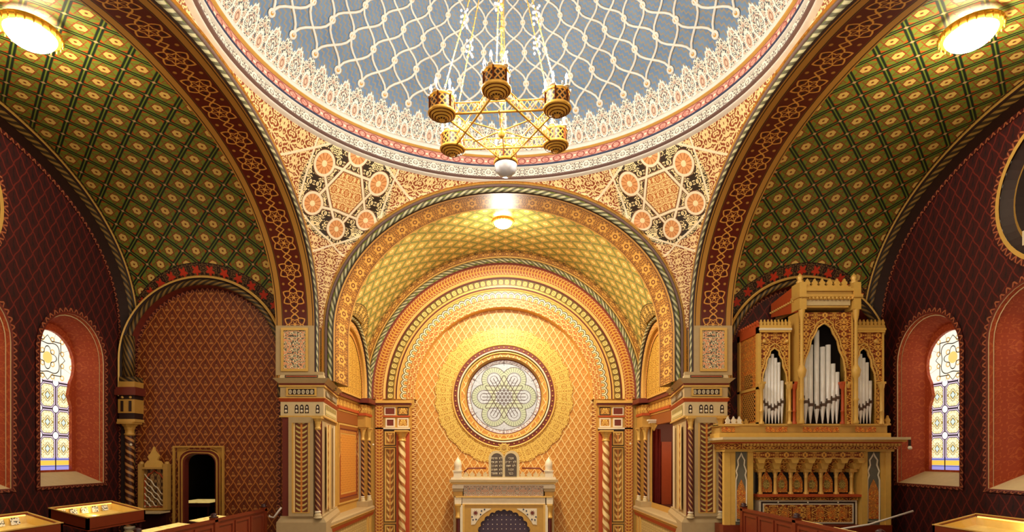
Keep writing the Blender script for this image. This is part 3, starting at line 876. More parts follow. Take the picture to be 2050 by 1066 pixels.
# ---- east arm: side walls, vault, altar wall
def evault():
    R=4.95; hc=2.13; n=72
    mb=MB()
    xs=[]
    LCs=17.45; Lr=2.08; Lh=2.2
    def fn(a,b):
        t=PI-a*PI; x=R*math.cos(t); h=hc+R*math.sin(t); y=DE+1.0+(DA-DE-1.0)*b
        dl=(math.hypot(y-LCs,h-Lh)-Lr) if h>Lh else 9
        e1=abs(DA-y); e=min(dl,e1); tt=math.atan2(h-Lh,y-LCs)*Lr if e==dl else t*R
        return (x,y,Z(h)),(t*R,y),(e,tt)
    keep=lambda mm: not(math.hypot(mm.y-LCs,mm.z-Z(Lh))<Lr-.04) 
    mb.grid(fn,n*2,56,True,keep); struct(mb,'ceiling_vault_east',M['vault_gold'])
    for sx,nm in ((-1,'left'),(1,'right')):
        ms=mapS(sx*4.62,LCs)
        c=arch(Lr,Lh,Lh+Lr,2.0,HC-.1,40)
        X=lambda p,h,d:(sx*(4.62+d if d>0 else 4.62+d),LCs+p,Z(h))
        r=MB(); sweep(r,c,[(.06,-.02),(.03,-.06),(.0,-.04)],X); trim(r,M['gold_line'])
        r=MB(); sweep(r,c,half_round(.0,-.13,-.02,.06),X,smooth=True); trim(r,M['roll_green'])
        r=MB(); sweep(r,c,[(-.13,-.02),(-.16,.03)],X); trim(r,M['dark_brown'])
        r=MB(); sweep(r,c,[(-.16,.03),(-.30,.05)],X,meters=False); trim(r,M['scales_gold'])
        r=MB(); sweep(r,c,[(-.30,.05),(-.32,.02),(-.35,.05)],X); trim(r,M['gold_line'])
        r=MB(); sweep(r,c,[(-.35,.05),(-.37,.16)],X,meters=False); trim(r,M['gold_plain'])
        r=MB(); sweep(r,c,[(-.37,.13),(-.50,.13)],X,meters=False); trim(r,M['leaf_band'])
        # extrados between the moulding and the vault
        r=MB()
        for i in range(len(c)-1):
            q=[]
            for (p,h) in (c[i],c[i+1]):
                xv=math.sqrt(max(R*R-(h-hc)**2,0)); q.append((p,h,xv))
            r.face([(sx*4.62,LCs+q[0][0],Z(q[0][1])),(sx*4.62,LCs+q[1][0],Z(q[1][1])),(sx*min(q[1][2],5.0),LCs+q[1][0],Z(q[1][1])),(sx*min(q[0][2],5.0),LCs+q[0][0],Z(q[0][1]))])
        trim(r,M['gold_plain'])
        # tympanum
        r=MB(); tp=arch(Lr-.37,Lh,Lh+Lr-.37,2.0,HC-.1,32); r.plate([tp],lambda p,h,d:(sx*4.77,LCs+p,Z(h))); struct(r,'wall_tympanum_%s'%nm,M['tympanum_gold'])
        # wall under it
        if sx<0:
            r=MB(); r.plate([[(DE+.2,-2.6),(DA,-2.6),(DA,2.2),(DE+.2,2.2)]],lambda y,h,d:(-XE,y,Z(h))); struct(r,'wall_east_arm_left',M['gold_plain'])
        else:
            r=MB(); r.plate([[(DE+.2,-2.6),(DA,-2.6),(DA,2.2),(DE+.2,2.2)],[(15.9,-1.5),(18.75,-1.5),(18.75,1.02),(15.9,1.02)]],lambda y,h,d:(XE,y,Z(h))); struct(r,'wall_east_arm_right',M['gold_plain'])
evault()
# entablature along both east arm walls
def prism_y(mb,x0,x1,h0,h1,y0,y1): mb.box(x0,x1,y0,y1,Z(h0),Z(h1))
for sx in (-1,1):
    for (h0,h1,o,mt) in ((1.78,1.90,.13,'red_brown'),(1.90,1.95,.17,'gold_line'),(1.72,1.78,.07,'gold_line'),(1.50,1.72,.045,'scroll_gold'),(1.42,1.50,.09,'orange_red'),(1.36,1.42,.05,'gold_line'),(1.02,1.36,.035,'zigzag_gold')):
        mb=MB(); prism_y(mb,sx*(XE-o),sx*(XE+.1),h0,h1,16.5,19.55)
        trim(mb,M[mt])
# left wall panel: framed orange diaper
fr3=lambda x,o: None
def frame_panel(x,y0,y1,h0,h1,sgn,inner,bands):
    """nested frames on a wall x=const facing sgn"""
    k=0
    for wdt,mt in bands:
        mb=MB(); mb.plate([[(y0,h0),(y1,h0),(y1,h1),(y0,h1)],[(y0+wdt,h0+wdt),(y1-wdt,h0+wdt),(y1-wdt,h1-wdt),(y0+wdt,h1-wdt)]],lambda y,h,d:(x+sgn*d,y,Z(h)),0,.04-.008*k); trim(mb,M[mt]); y0+=wdt;y1-=wdt;h0+=wdt;h1-=wdt;k+=1
    mb=MB(); mb.plate([[(y0,h0),(y1,h0),(y1,h1),(y0,h1)]],lambda y,h,d:(x+sgn*.006,y,Z(h))); trim(mb,M[inner])
frame_panel(-XE,16.7,19.0,-1.42,1.0,1,'orange_diaper',((.05,'gold_line'),(.10,'zigzag_gold'),(.04,'red_brown'),(.09,'leaf_band'),(.04,'gold_line')))
# ---- altar wall: concentric arch orders, centre h=2.13
AC=2.13
A_=mapE(DA)
def order(r0,r1,d0,d1,mat,foot=HC+.12,prof=None,smooth=False,meters=False):
    mb=MB(); c=arch(r1,AC,AC+r1,2.0,foot,72)
    sweep(mb,c,prof or [(r0-r1,d0),(0,d1)],A_,smooth=smooth,meters=meters); return trim(mb,M[mat])
order(4.80,4.98,-.10,-.10,'soffit_small')            # painted band at the vault's end
order(4.76,4.80,-.12,-.12,'gold_line')
order(4.60,4.76,0,0,'roll_green',prof=half_round(-.16,0,-.06,.07),smooth=True,meters=True)
order(4.55,4.60,-.02,-.05,'red_brown')
order(4.18,4.55,0,0,'leaf_order')if False else order(4.20,4.55,-.02,-.02,'leaf_band')
order(4.12,4.20,.0,-.03,'gold_line'); order(4.08,4.12,.02,.02,'red_brown')
order(3.84,4.08,.05,.05,'bead_band')
order(3.78,3.84,.03,.03,'gold_line'); order(3.73,3.78,.06,.06,'red_brown'); order(3.68,3.73,.06,.04,'gold_line')
order(3.42,3.68,.09,.09,'scallop')
order(3.12,3.42,.13,.11,'scales_gold')
order(3.10,3.12,.45,.13,'gold_line')
# wall area outside the orders (thin spandrels next to the vault)
mb=MB(); o=[(-5.05,HC-.2)]+arch(5.05,AC,AC+5.05,2,None,48)+[(5.05,HC-.2)]; i_=[(-3.14,HC-.2)]+arch(3.14,AC,AC+3.14,2,None,48)+[(3.14,HC-.2)]
mb.plate([o+list(reversed(i_))],A_,.14); struct(mb,'wall_altar_arch',M['gold_plain'])
# altar back wall with the round opening
RC=(.0,2.15)
def circle(R,n=64,c=RC): return [(c[0]+R*math.cos(2*PI*k/n),c[1]+R*math.sin(2*PI*k/n)) for k in range(n)]
B_=mapE(DB)
pxb=F/DB                                            # pixels per metre on the back wall
mb=MB(); mb.plate([[(-3.3,-6.7),(3.3,-6.7),(3.3,5.6),(-3.3,5.6)],circle(1.40)],B_); struct(mb,'wall_altar',M['wallpaper_gold'])
def disc_ring(R0,R1,d0,d1,mat,prof=None,um=1.0,scallop_=0):
    mb=MB(); n=96
    for k in range(n):
        a,b=2*PI*k/n,2*PI*(k+1)/n
        pr=prof or [(R0,d0),(R1,d1)]
        for q in range(len(pr)-1):
            (ra,da),(rb,db)=pr[q],pr[q+1]
            g=lambda R,t:R+(scallop_*abs(math.sin(t*12)) if R==R1 else 0)
            v0,v1=(q/(len(pr)-1),(q+1)/(len(pr)-1))
            P=lambda R,t,d:(RC[0]+g(R,t)*math.cos(t),DB+d,Z(RC[1]+g(R,t)*math.sin(t)))
            mb.face([P(ra,a,da),P(ra,b,da),P(rb,b,db),P(rb,a,db)],[(a*R0*um,v0*(R1-R0)),(b*R0*um,v0*(R1-R0)),(b*R0*um,v1*(R1-R0)),(a*R0*um,v1*(R1-R0))],True)
    return mb
trim(disc_ring(1.84,2.40,-.05,-.03,M['halo_gold'],scallop_=.07),M['halo_gold'])
hr=lambda a,b,d,dep:[(a+(b-a)*(1-math.cos(PI*i/6))/2,d-dep*math.sin(PI*i/6)) for i in range(7)]
trim(disc_ring(1.80,1.86,0,0,None,hr(1.79,1.86,-.05,.05)),M['gold_line'])
trim(disc_ring(1.66,1.79,-.06,-.06,None),M['pearl_band'] if 'pearl_band' in M else M['red_brown'])
mb=MB()
for k in range(60):
    a=2*PI*k/60; mb.sphere((RC[0]+1.725*math.cos(a),DB-.07,Z(RC[1]+1.725*math.sin(a))),.028,6,4)
trim(mb,M['gold_line'])
trim(disc_ring(1.62,1.66,0,0,None,hr(1.60,1.66,-.05,.05)),M['cream'])
trim(disc_ring(1.58,1.60,-.02,-.02,None),M['dark_brown'])
trim(disc_ring(1.52,1.58,0,0,None,hr(1.51,1.58,-.01,.05)),M['gold_line'])
trim(disc_ring(1.38,1.52,0,0,None,[(1.34,.22),(1.40,.10),(1.45,.04),(1.51,.0)]),M['gold_plain'])
trim(disc_ring(1.31,1.34,0,0,None,[(1.31,.26),(1.34,.20)]),M['red_brown'])
WN[0]+=1
wr=empty('window_%d'%WN[0],(0,DB,Z(RC[1])),None,None); wr['kind']='structure'
r=MB(); pts=circle(1.36)
for tri in tessellate_polygon([[Vector((p[0],p[1],0)) for p in pts]]): r.face([(pts[i][0],DB+.25,Z(pts[i][1])) for i in tri],[(pts[i][0]-RC[0],pts[i][1]-RC[1]) for i in tri])
r.build('pane',M['rose_glass'],wr)
lead=MB()
for k in range(6):
    a=PI/6+k*PI/3; lead.tube([(RC[0]+1.2*math.cos(a),DB+.235,Z(RC[1]+1.2*math.sin(a))),(RC[0]+1.34*math.cos(a),DB+.235,Z(RC[1]+1.34*math.sin(a)))],.012,5)
lead.build('window_leading',M['stone_purple'],wr)
# closing walls behind openings
mb=MB(); mb.box(-10.2,10.2,DB+.45,DB+.55,0,Z(8)); struct(mb,'wall_rear',M['dark_brown'])
# ================================================================= PIERS, PILASTERS, COLUMNS
def offs(poly,o):
    """offset a convex polygon outwards"""
    n=len(poly); out=[]
    cx=sum(p[0] for p in poly)/n; cy=sum(p[1] for p in poly)/n
    def line(i):
        a,b=Vector(poly[i]),Vector(poly[(i+1)%n]); t=(b-a).normalized(); nn=Vector((t.y,-t.x))
        if nn.dot(a-Vector((cx,cy)))<0: nn=-nn
        return a+nn*o,t
    for i in range(n):
        a,t=line(i-1); b,u=line(i)
        k=((b-a).x*u.y-(b-a).y*u.x)/(t.x*u.y-t.y*u.x); q=a+t*k; out.append((q.x,q.y))
    return out
def slab(poly,h0,h1,o=0,o1=None):
    mb=MB(); a=offs(poly,o) if o else poly; b=offs(poly,o1) if o1 is not None else a; n=len(a)
    for i in range(n):
        j=(i+1)%n; l=math.dist(a[i],a[j])
        mb.face([(a[i][0],a[i][1],Z(h0)),(a[j][0],a[j][1],Z(h0)),(b[j][0],b[j][1],Z(h1)),(b[i][0],b[i][1],Z(h1))],[(0,0),(l,0),(l,h1-h0),(0,h1-h0)])
    mb.face([(p[0],p[1],Z(h1)) for p in b]); mb.face([(p[0],p[1],Z(h0)) for p in reversed(a)])
    return mb
def column(name,x,y,h0,h1,r,mat,label,capm='gold_line',group=None,caph=.30,turns=0,amp=0):
    e=empty(name,(x,y,Z(h0)),label,'column',group)
    z0,z1=Z(h0),Z(h1)
    m_=MB(); m_.lathe(x,y,[(0,z0),(r*1.7,z0),(r*1.7,z0+r*.6),(r*1.25,z0+r*.8),(r*1.5,z0+r*1.2),(r*1.4,z0+r*1.7),(r*1.05,z0+r*2.1),(r*1.05,z0+r*2.5)],20); m_.build('base',M['stone_light'],e)
    m_=MB(); m_.lathe(x,y,[(r*1.0,z0+r*2.4),(r*1.25,z0+r*2.6),(r*1.25,z0+r*3.0),(r,z0+r*3.2)],20); m_.build('ring',M['cream'],e)
    zs,ze=z0+r*3.1,z1-caph
    if turns:
        n=int((ze-zs)/.03); m_=MB(); m_.lathe(x,y,[(r*.97,zs+(ze-zs)*i/n) for i in range(n+1)],28,lambda th,z:1+amp*math.sin(3*th+turns*z)); m_.build('shaft',M[mat],e)
    else:
        m_=MB(); m_.lathe(x,y,[(r,zs),(r*.97,ze)],20); m_.build('shaft',M[mat],e)
    m_=MB(); m_.lathe(x,y,[(r,ze-.02),(r*1.2,ze),(r*1.2,ze+.03),(r*.95,ze+.05)]+[(r*(.95+.95*t**2.2)*(1+.06*math.sin(t*18)),ze+.05+(caph-.09)*t) for t in [k/8 for k in range(9)]],24,lambda th,z:1+(.10*math.sin(8*th) if z>ze+.06 else 0))
    m_.box(x-r*1.95,x+r*1.95,y-r*1.95,y+r*1.95,z1-.05,z1); m_.build('capital',M[capm],e)
    return e
for sx in (-1,1):
    nm='left' if sx<0 else 'right'
    PL=[(sx*5.42,13.9),(sx*4.43,13.9),(sx*4.88,16.55),(sx*5.42,16.55)]
    if sx>0: PL=[PL[1],PL[0],PL[3],PL[2]]
    core=slab(PL,-6.7,HC,-.02); core=struct(core,'wall_pier_%s'%nm,M['stone'])
    def part(mb,mat,name): return mb.build(name,M[mat],core)
    yf=13.9
    # layers of the entablature
    part(slab(PL,1.99,2.07,.02),'stone','block'); part(slab(PL,1.90,1.99,.05,.03),'stone_light','block')
    part(slab(PL,1.78,1.90,.05,.17),'stone_light','cornice'); part(slab(PL,1.74,1.79,.04,.06),'red_brown','cornice_shadow_band')
    part(slab(PL,1.70,1.74,.06),'gold_line','moulding')
    part(slab(PL,1.44,1.70,.03),'stone','frieze'); part(slab(PL,1.42,1.45,.05),'gold_line','moulding'); part(slab(PL,1.34,1.42,.035,.08),'orange_red','moulding')
    part(slab(PL,1.00,1.35,.025),'stone_light','arcade_frieze'); part(slab(PL,.96,1.00,.05),'gold_line','moulding')
    part(slab(PL,-1.60,-1.50,.10,.04),'stone','plinth_top'); part(slab(PL,-6.7,-1.60,.10),'stone','plinth')
    part(slab(PL,-1.50,-1.45,.03),'stone','base')
    # front panels
    cx=sx*4.925
    def fq(x0,x1,h0,h1,d,mat,name,cen=True,n=0):
        mb=MB(); 
        quad(mb,((x0+x1)/2,yf-d,Z(h0)),X_,Z_,abs(x1-x0),h1-h0,cen); mb2=part(mb,mat,name); return mb2
    def bx(x0,x1,h0,h1,d,mat,name):
        mb=MB(); mb.box(x0,x1,yf-d,yf+.05,Z(h0),Z(h1)); return part(mb,mat,name)
    bx(cx-.30,cx-.21,-1.45,.96,.10,'stone','pilaster_stile'); bx(cx+.21,cx+.30,-1.45,.96,.10,'stone','pilaster_stile')
    bx(cx-.21,cx+.21,-1.45,-1.36,.10,'stone','pilaster_rail'); bx(cx-.21,cx+.21,.82,.96,.10,'stone','pilaster_rail')
    for q in (-1,1): bx(cx+q*.205-.012,cx+q*.205+.012,-1.36,.82,.108,'gold_line','pilaster_bead')
    bx(cx-.2,cx+.2,-1.372,-1.35,.108,'gold_line','pilaster_bead')
    fq(cx-.195,cx+.195,-1.35,.82,.06,'leaf_panel','carved_panel')
    # frieze of discs in a sunk frame
    mb=MB(); quad(mb,(cx,yf-.045,Z(1.50)),X_,Z_,.66,.155,False)
    for k in range(len(mb.uv)): mb.uv[k]=(mb.uv[k][0],mb.uv[k][1]/.155)
    part(mb,'bead_stone','disc_frieze')
    mb=MB(); mb.plate([[(cx-.37,1.475),(cx+.37,1.475),(cx+.37,1.68),(cx-.37,1.68)],[(cx-.32,1.505),(cx+.32,1.505),(cx+.32,1.65),(cx-.32,1.65)]],lambda x,h,d:(x,yf-.05-d,Z(h)),0,.02); part(mb,'gold_line','frieze_frame')
    mb=MB(); mb.plate([[(cx-.40,1.925),(cx+.40,1.925),(cx+.40,1.985),(cx-.40,1.985)],[(cx-.385,1.94),(cx+.385,1.94),(cx+.385,1.97),(cx-.385,1.97)]],lambda x,h,d:(x,yf-.055-d,Z(h)),0,.01); part(mb,'dark_brown','block_frame')
    fq(cx-.37,cx+.37,1.945,1.965,.062,'red_line','block_slot')
    for (a,n_) in ((-.385,1),(0,3),(.385,1)):
        wd=.13*n_+.02
        mb=MB()
        for k in range(n_):
            xx=cx+a+(k-(n_-1)/2)*.125
            arc=[(xx-.045,1.06),(xx-.045,1.20)]+[(xx-.045*math.cos(t*PI/8),1.20+.07*math.sin(t*PI/8)) for t in range(1,8)]+[(xx+.045,1.20),(xx+.045,1.06)]
            mb.plate([arc],lambda x,h,d:(x,yf-.031,Z(h)))
        part(mb,'dark_brown','blind_arch')
        mb=MB()
        for k in range(n_):
            xx=cx+a+(k-(n_-1)/2)*.125
            mb.sphere((xx,yf-.04,Z(1.11)),.033,8,6,1.1); mb.sphere((xx,yf-.04,Z(1.20)),.022,8,6,1.3)
        part(mb,'cream','blind_arch_figure')
    # chamfered side: narrow relief strip and frame
    a=Vector((sx*4.43,13.9,0)); b=Vector((sx*4.88,16.55,0)); t=(b-a).normalized(); nn=Vector((-sx*t.y*1.0,sx*t.x*1.0,0)); 
    if nn.x*sx>0: nn=-nn
    def side(s0,s1,h0,h1,d,mat,name,vs=1):
        mb=MB(); p=a+t*(s0+s1)/2+nn*d+Vector((0,0,Z(h0))); quad(mb,p,t,Z_,s1-s0,h1-h0,True)
        if vs!=1: mb.uv=[(u,v*vs) for u,v in mb.uv]
        return part(mb,mat,name)
    side(.5,1.15,-1.35,.82,.03,'leaf_panel_gold','side_relief'); side(1.15,1.3,-1.4,.86,.035,'gold_line','side_bead'); side(1.9,2.1,-1.4,.86,.035,'cream','side_bead')
    side(.3,2.4,1.50,1.655,.05,'bead_stone','side_disc_frieze',6.4); side(.3,2.4,1.04,1.30,.035,'small_arches','side_arcade')
    # upper face of the pier under the star soffit: framed knot panel
    yS=CC+4.41-.012
    mb=MB(); quad(mb,(cx+sx*.175,yS-.02,Z(2.12)),X_,Z_,.56,.98,False); part(mb,'scroll_cream','knot_panel')
    mb=MB(); xx=cx+sx*.175; mb.plate([[(xx-.33,2.08),(xx+.33,2.08),(xx+.33,3.14),(xx-.33,3.14)],[(xx-.27,2.14),(xx+.27,2.14),(xx+.27,3.08),(xx-.27,3.08)]],lambda x,h,d:(x,yS-.02-d,Z(h)),0,.025); part(mb,'gold_line','knot_panel_frame')
    mb=MB(); mb.plate([[(xx-.47,1.99),(xx+.47,1.99),(xx+.47,3.2),(xx-.47,3.2)]],lambda x,h,d:(x,yS-.005-d,Z(h))); part(mb,'stone','knot_panel_ground')
    # red strip behind the columns
    for q in (-.39,.40): fq(cx+q-.09,cx+q+.09,-1.45,.96,.012,'red_brown','column_backing')
    side_w={-1:'left',1:'right'}[sx]
    column('twisted_column',cx-sx*.40 if sx<0 else cx-.40,yf-.085,-1.50,.97,.052,'column_red','slim twisted red and gold column on the %s pier, on the side facing the altar'%side_w if sx>0 else 'slim twisted red and gold column on the left pier, on the side towards the door wall','gold_line','columns on the great piers',.30,0)
    column('twisted_column',cx+(.41 if sx<0 else .33),yf-.085,-1.50,.97,.058,'column_red','slim twisted red and gold column on the left pier, on the side facing the altar' if sx<0 else 'slim twisted red and gold column on the right pier, next to the organ','gold_line','columns on the great piers',.30,0)
# ---- altar wall pilasters and columns
def altar_side(sx):
    nm='left' if sx<0 else 'right'
    X=lambda px: sx*(CX-px)*DA/F            # px measured on the left half
    core=MB(); core.box(sx*5.0,X(821),DA-.01,DB,Z(-6.7),Z(HC+.02)); core=struct(core,'wall_altar_pilaster_%s'%nm,M['gold_plain'])
    def part(mb,mat,name): return mb.build(name,M[mat],core)
    def fr_(x0,x1,h0,h1,mat,name,w_=.035,d=.03,inner=None,im=None):
        x0,x1=min(x0,x1),max(x0,x1)
        mb=MB(); mb.plate([[(x0,h0),(x1,h0),(x1,h1),(x0,h1)],[(x0+w_,h0+w_),(x1-w_,h0+w_),(x1-w_,h1-w_),(x0+w_,h1-w_)]],lambda x,h,dd:(x,DA-.012-dd,Z(h)),0,d); part(mb,mat,name)
        if inner:
            mb=MB(); quad(mb,((x0+x1)/2,DA-.02,Z(h0+w_)),X_,Z_,x1-x0-2*w_,h1-h0-2*w_,True); part(mb,inner,im or 'panel')
    H=lambda py:(CY-py)*DA/F
    # leafy strip
    mb=MB(); a,b=min(X(752),X(768)),max(X(752),X(768))
    mb.face([(a,DA-.06,Z(-6)),(b,DA-.06,Z(-6)),(b,DA-.06,Z(2.13)),(a,DA-.06,Z(2.13))],[(0,0),(0,1),(8.1,1),(8.1,0)]); part(mb,'leaf_band','leaf_strip')
    # cornice
    for (p0,p1,o,mt) in ((803,808,.13,'gold_line'),(808,812,.09,'red_brown'),(812,815,.05,'gold_line'),(833,836,.05,'orange_red'),(857,860,.06,'cream'),(860,863,.03,'dark_brown')):
        mb=MB(); mb.box(X(752)-sx*0,X(824) if p1<813 else X(821),DA-o,DA+.05,Z(H(p1)),Z(H(p0))); part(mb,mt,'cornice')
    fr_(X(796),X(818),H(832),H(816),'dark_brown','frame',.03,.01,'scroll_gold'); fr_(X(770),X(792),H(832),H(816),'cream','frame',.03,.02,'red_brown')
    fr_(X(796),X(818),H(856),H(838),'cream','frame',.04,.02,'scroll_gold'); fr_(X(772),X(791),H(856),H(838),'cream','frame',.05,.02,'red_brown')
    for (p0,p1) in ((863,893),(896,1046),(1050,1100),(1103,1300)):
        fr_(X(769),X(793),H(p1),H(p0),'dark_brown','panel_shadow_line',.025,.012); fr_(X(770.5),X(791.5),H(p1-1.5),H(p0+1.5),'gold_line','panel_frame',.05,.03,'leaf_panel_gold','relief_panel')
    mb=MB(); quad(mb,((X(793.5)+X(820))/2,DA-.015,Z(-6)),X_,Z_,abs(X(820)-X(793.5)),6+H(863)); part(mb,'red_line','column_backing')
    column('twisted_column',X(807),DA-.20,-6.2,H(863),.115,'column_gold','large gold spiral column at the %s side of the altar wall'%nm,'gold_line','large columns framing the altar wall',.36,14,.13)
    # border strip on the back wall's edge
    mb=MB(); a,b=X(829),X(820.5); a,b=min(a,b),max(a,b)
    mb.face([(a,DB-.03,Z(-6)),(b,DB-.03,Z(-6)),(b,DB-.03,Z(2.1)),(a,DB-.03,Z(2.1))],[(0,0),(0,.09),(8.1,.09),(8.1,0)]); part(mb,'zigzag_gold','edge_border')
    # pair of slim columns at the end of the side wall
    for k,(xx,yy) in enumerate(((4.72,19.02),(4.60,19.42))):
        column('slim_column',sx*xx,yy,-1.50,.98,.055,'column_dark','slim twisted column on the %s wall of the altar bay, %s'%(nm,('farther from the altar wall','beside the altar wall')[k]),'gold_line','paired columns flanking the altar bay',.42,0)
    mb=MB(); mb.box(sx*4.58,sx*4.9,18.85,19.62,Z(.98),Z(1.36)); part(mb,'gold_plain','pier_block')
    mb=MB(); mb.box(sx*4.55,sx*4.9,18.8,19.66,Z(1.36),Z(1.44)); part(mb,'orange_red','pier_block_moulding')
    mb=MB(); mb.box(sx*4.56,sx*4.9,18.82,19.64,Z(1.44),Z(1.72)); part(mb,'scroll_gold','pier_block_frieze')
    mb=MB(); mb.box(sx*4.44,sx*4.9,18.75,19.75,Z(1.78),Z(1.93)); part(mb,'red_brown','pier_block_cornice')
    mb=MB(); mb.box(sx*4.74,sx*4.9,19.12,19.30,Z(-1.5),Z(1.0)); part(mb,'cream','pilaster_strip')
    mb=MB(); mb.box(sx*4.52,sx*4.92,18.85,19.62,Z(-1.68),Z(-1.50)); part(mb,'stone','column_plinth')
    # ledge and relief parapet under the side wall
    mb=MB(); mb.prism([(4.46,-1.80),(4.95,-1.80),(4.95,-1.68),(4.50,-1.68),(4.46,-1.72)],lambda x,h,d:(sx*x,d,Z(h)),14.3,19.66); part(mb,'stone','ledge')
    mb=MB(); mb.prism([(4.50,-1.90),(4.95,-1.90),(4.95,-1.80),(4.44,-1.80)],lambda x,h,d:(sx*x,d,Z(h)),14.3,19.66); part(mb,'gold_line','ledge_moulding')
    mb=MB(); mb.prism([(4.52,-2.0),(4.95,-2.0),(4.95,-1.90),(4.49,-1.90)],lambda x,h,d:(sx*x,d,Z(h)),14.3,19.64); part(mb,'orange_red','ledge_moulding')
    mb=MB(); mb.box(sx*4.56,sx*4.95,14.0,19.62,Z(-6.7),Z(-2.0)); part(mb,'parapet_relief','relief_parapet')
    mb=MB(); mb.box(sx*4.52,sx*4.95,18.9,19.08,Z(-6.7),Z(-2.0)); part(mb,'gold_line','parapet_strip'); mb=MB(); mb.box(sx*4.53,sx*4.95,19.34,19.5,Z(-6.7),Z(-2.0)); part(mb,'gold_line','parapet_strip')
altar_side(-1); altar_side(1)
# ---- opening on the right of the altar bay: room with a curtain
mb=MB(); mb.box(6.9,7.0,15.5,19.3,Z(-1.6),Z(1.1)); struct(mb,'wall_side_room',M['wood'])
mb=MB(); mb.box(4.9,7.0,19.25,19.3,Z(-1.6),Z(1.1)); struct(mb,'wall_side_room_back',M['red_brown'])
mb=MB(); mb.box(4.9,7.0,15.5,19.3,Z(1.1),Z(1.2)); struct(mb,'ceiling_side_room',M['wood_dark'])
mb=MB(); mb.box(4.98,7.0,15.5,19.3,Z(-1.7),Z(-1.6)); struct(mb,'floor_side_room',M['floor_wood'])
mb=MB()
mb.grid(lambda a,b:((5.00+.27*a,19.10+.05*math.sin(a*14),Z(-1.58+2.5*b)),(a,b)),60,2); o=mb.build('curtain',M['curtain'],None); tag(o,'dark red curtain hanging in the opening right of the altar','curtain')
mb=MB(); mb.box(5.29,5.62,19.12,19.22,Z(-1.6),Z(.5)); o=mb.build('wooden_panel',M['orange_red']); tag(o,'orange-brown wooden panel beside the dark red curtain','panel')
lamp('side_room_fill',(5.9,17.6,Z(.75)),32,(1,.72,.42),.12)  # added fill lamp without a fixture, brightens the curtain and the opening
# wall bracket lamp by the opening
e=empty('wall_bracket',at(1309,868,18.2),'small white and gold carved bracket at the top of the opening right of the altar','bracket')
p=at(1309,850,18.2); e.location=(p.x,p.y,p.z)
mb=MB(); mb.box(p.x-.20,p.x+.20,p.y-.1,p.y+.1,p.z+.10,p.z+.15); mb.box(p.x-.16,p.x+.16,p.y-.08,p.y+.08,p.z+.03,p.z+.10); mb.build('shelf',M['cream'],e)
mb=MB(); mb.lathe(p.x,p.y,[(.0,p.z-.22),(.03,p.z-.20),(.05,p.z-.13),(.10,p.z-.05),(.14,p.z+.03)],14); mb.build('corbel',M['gold_line'],e)
# ---- corner column of the left arm
e_=None
x0,y0=-9.33,14.22
core=MB(); core.box(x0-.19,x0+.19,y0-.14,y0+.2,Z(.93),Z(1.52)); e_=struct(core,'trim_corner_pier',M['dark_brown'])
for h0,h1,o,mt in ((1.86,1.98,.0,'roll_dark'),(1.72,1.86,.01,'gold_plain'),(1.66,1.72,.05,'red_brown'),(1.52,1.66,.07,'red_brown'),(1.08,1.42,.015,'gold_plain'),(.86,.93,.03,'gold_line')):
    mb=MB(); mb.box(x0-.19-o,x0+.19+o,y0-.14-o,y0+.2,Z(h0),Z(h1)); mb.build('band',M[mt],e_)
for q in (-.10,.10):
    mb=MB(); mb.box(x0+q-.03,x0+q+.03,y0-.175,y0-.1,Z(1.12),Z(1.38)); mb.build('slot',M['dark_brown'],e_)
    mb=MB(); mb.sphere((x0+q,y0-.15,Z(1.47)),.035,8,6); mb.build('boss',M['gold_line'],e_)
mb=MB(); mb.tube([(x0,y0-.05,Z(1.98)),(x0,y0-.05,Z(3.0))],.13,10); mb.build('roll',M['roll_dark'],e_)
column('twisted_column',x0,y0-.03,-2.05,.86,.10,'column_dark','dark spiral column in the corner between the left window wall and the brown door wall','gold_plain',None,.32,10,.06)
# ---- doorway in the far left wall
e=empty('door_1',(-7.68,14.4,Z(GF)),None,None); e['kind']='structure'
def inset(pts,k,cx,ytop):
    return [(cx+(p[0]-cx)*k[0],(p[1] if p[1]<GF+.05 else p[1]+k[1])) for p in pts]
dcx=-7.68; Dw=14.42
def dframe(k0,k1,d,mat,name):
    mb=MB(); a=inset(DOORHOLE,k0,dcx,0); b=inset(DOORHOLE,k1,dcx,0)
    for i in range(len(a)-1): 
        P=lambda q,dd:(q[0],Dw-dd,Z(q[1]))
        mb.face([P(a[i],d),P(a[i+1],d),P(b[i+1],d),P(b[i],d)]); mb.face([P(a[i],d),P(a[i+1],d),P(a[i+1],-.15),P(a[i],-.15)]); mb.face([P(b[i],d),P(b[i+1],d),P(b[i+1],0),P(b[i],0)])
    mb.build(name,M[mat],e)
dframe((1,0),(1.10,.03),.05,'red_brown','door_frame'); dframe((1.10,.03),(1.16,.05),.08,'gold_plain','door_moulding'); dframe((1.16,.05),(1.30,.10),.04,'red_brown','door_frame'); dframe((1.30,.10),(1.36,.12),.07,'gold_plain','door_moulding')
mb=MB(); x0_,x1_=dcx-.60,dcx+.60; mb.plate([[(x0_-.04,GF),(x0_-.04,.27),(x1_+.04,.27),(x1_+.04,GF)],[(x0_,GF+.001),(x0_,.23),(x1_,.23),(x1_,GF+.001)]],lambda x,h,d:(x,Dw-.07-d,Z(h)),0,.06); mb.build('door_moulding',M['gold_plain'],e)
mb=MB()
for s_ in (-1,1):
    mb.plate([[(dcx+s_*.58,.22),(dcx+s_*.58,-.12),(dcx+s_*.42,.14),(dcx+s_*.26,.22)]],lambda x,h,d:(x,Dw-.03,Z(h)))
mb.build('door_spandrel',M['gold_plain'],e)
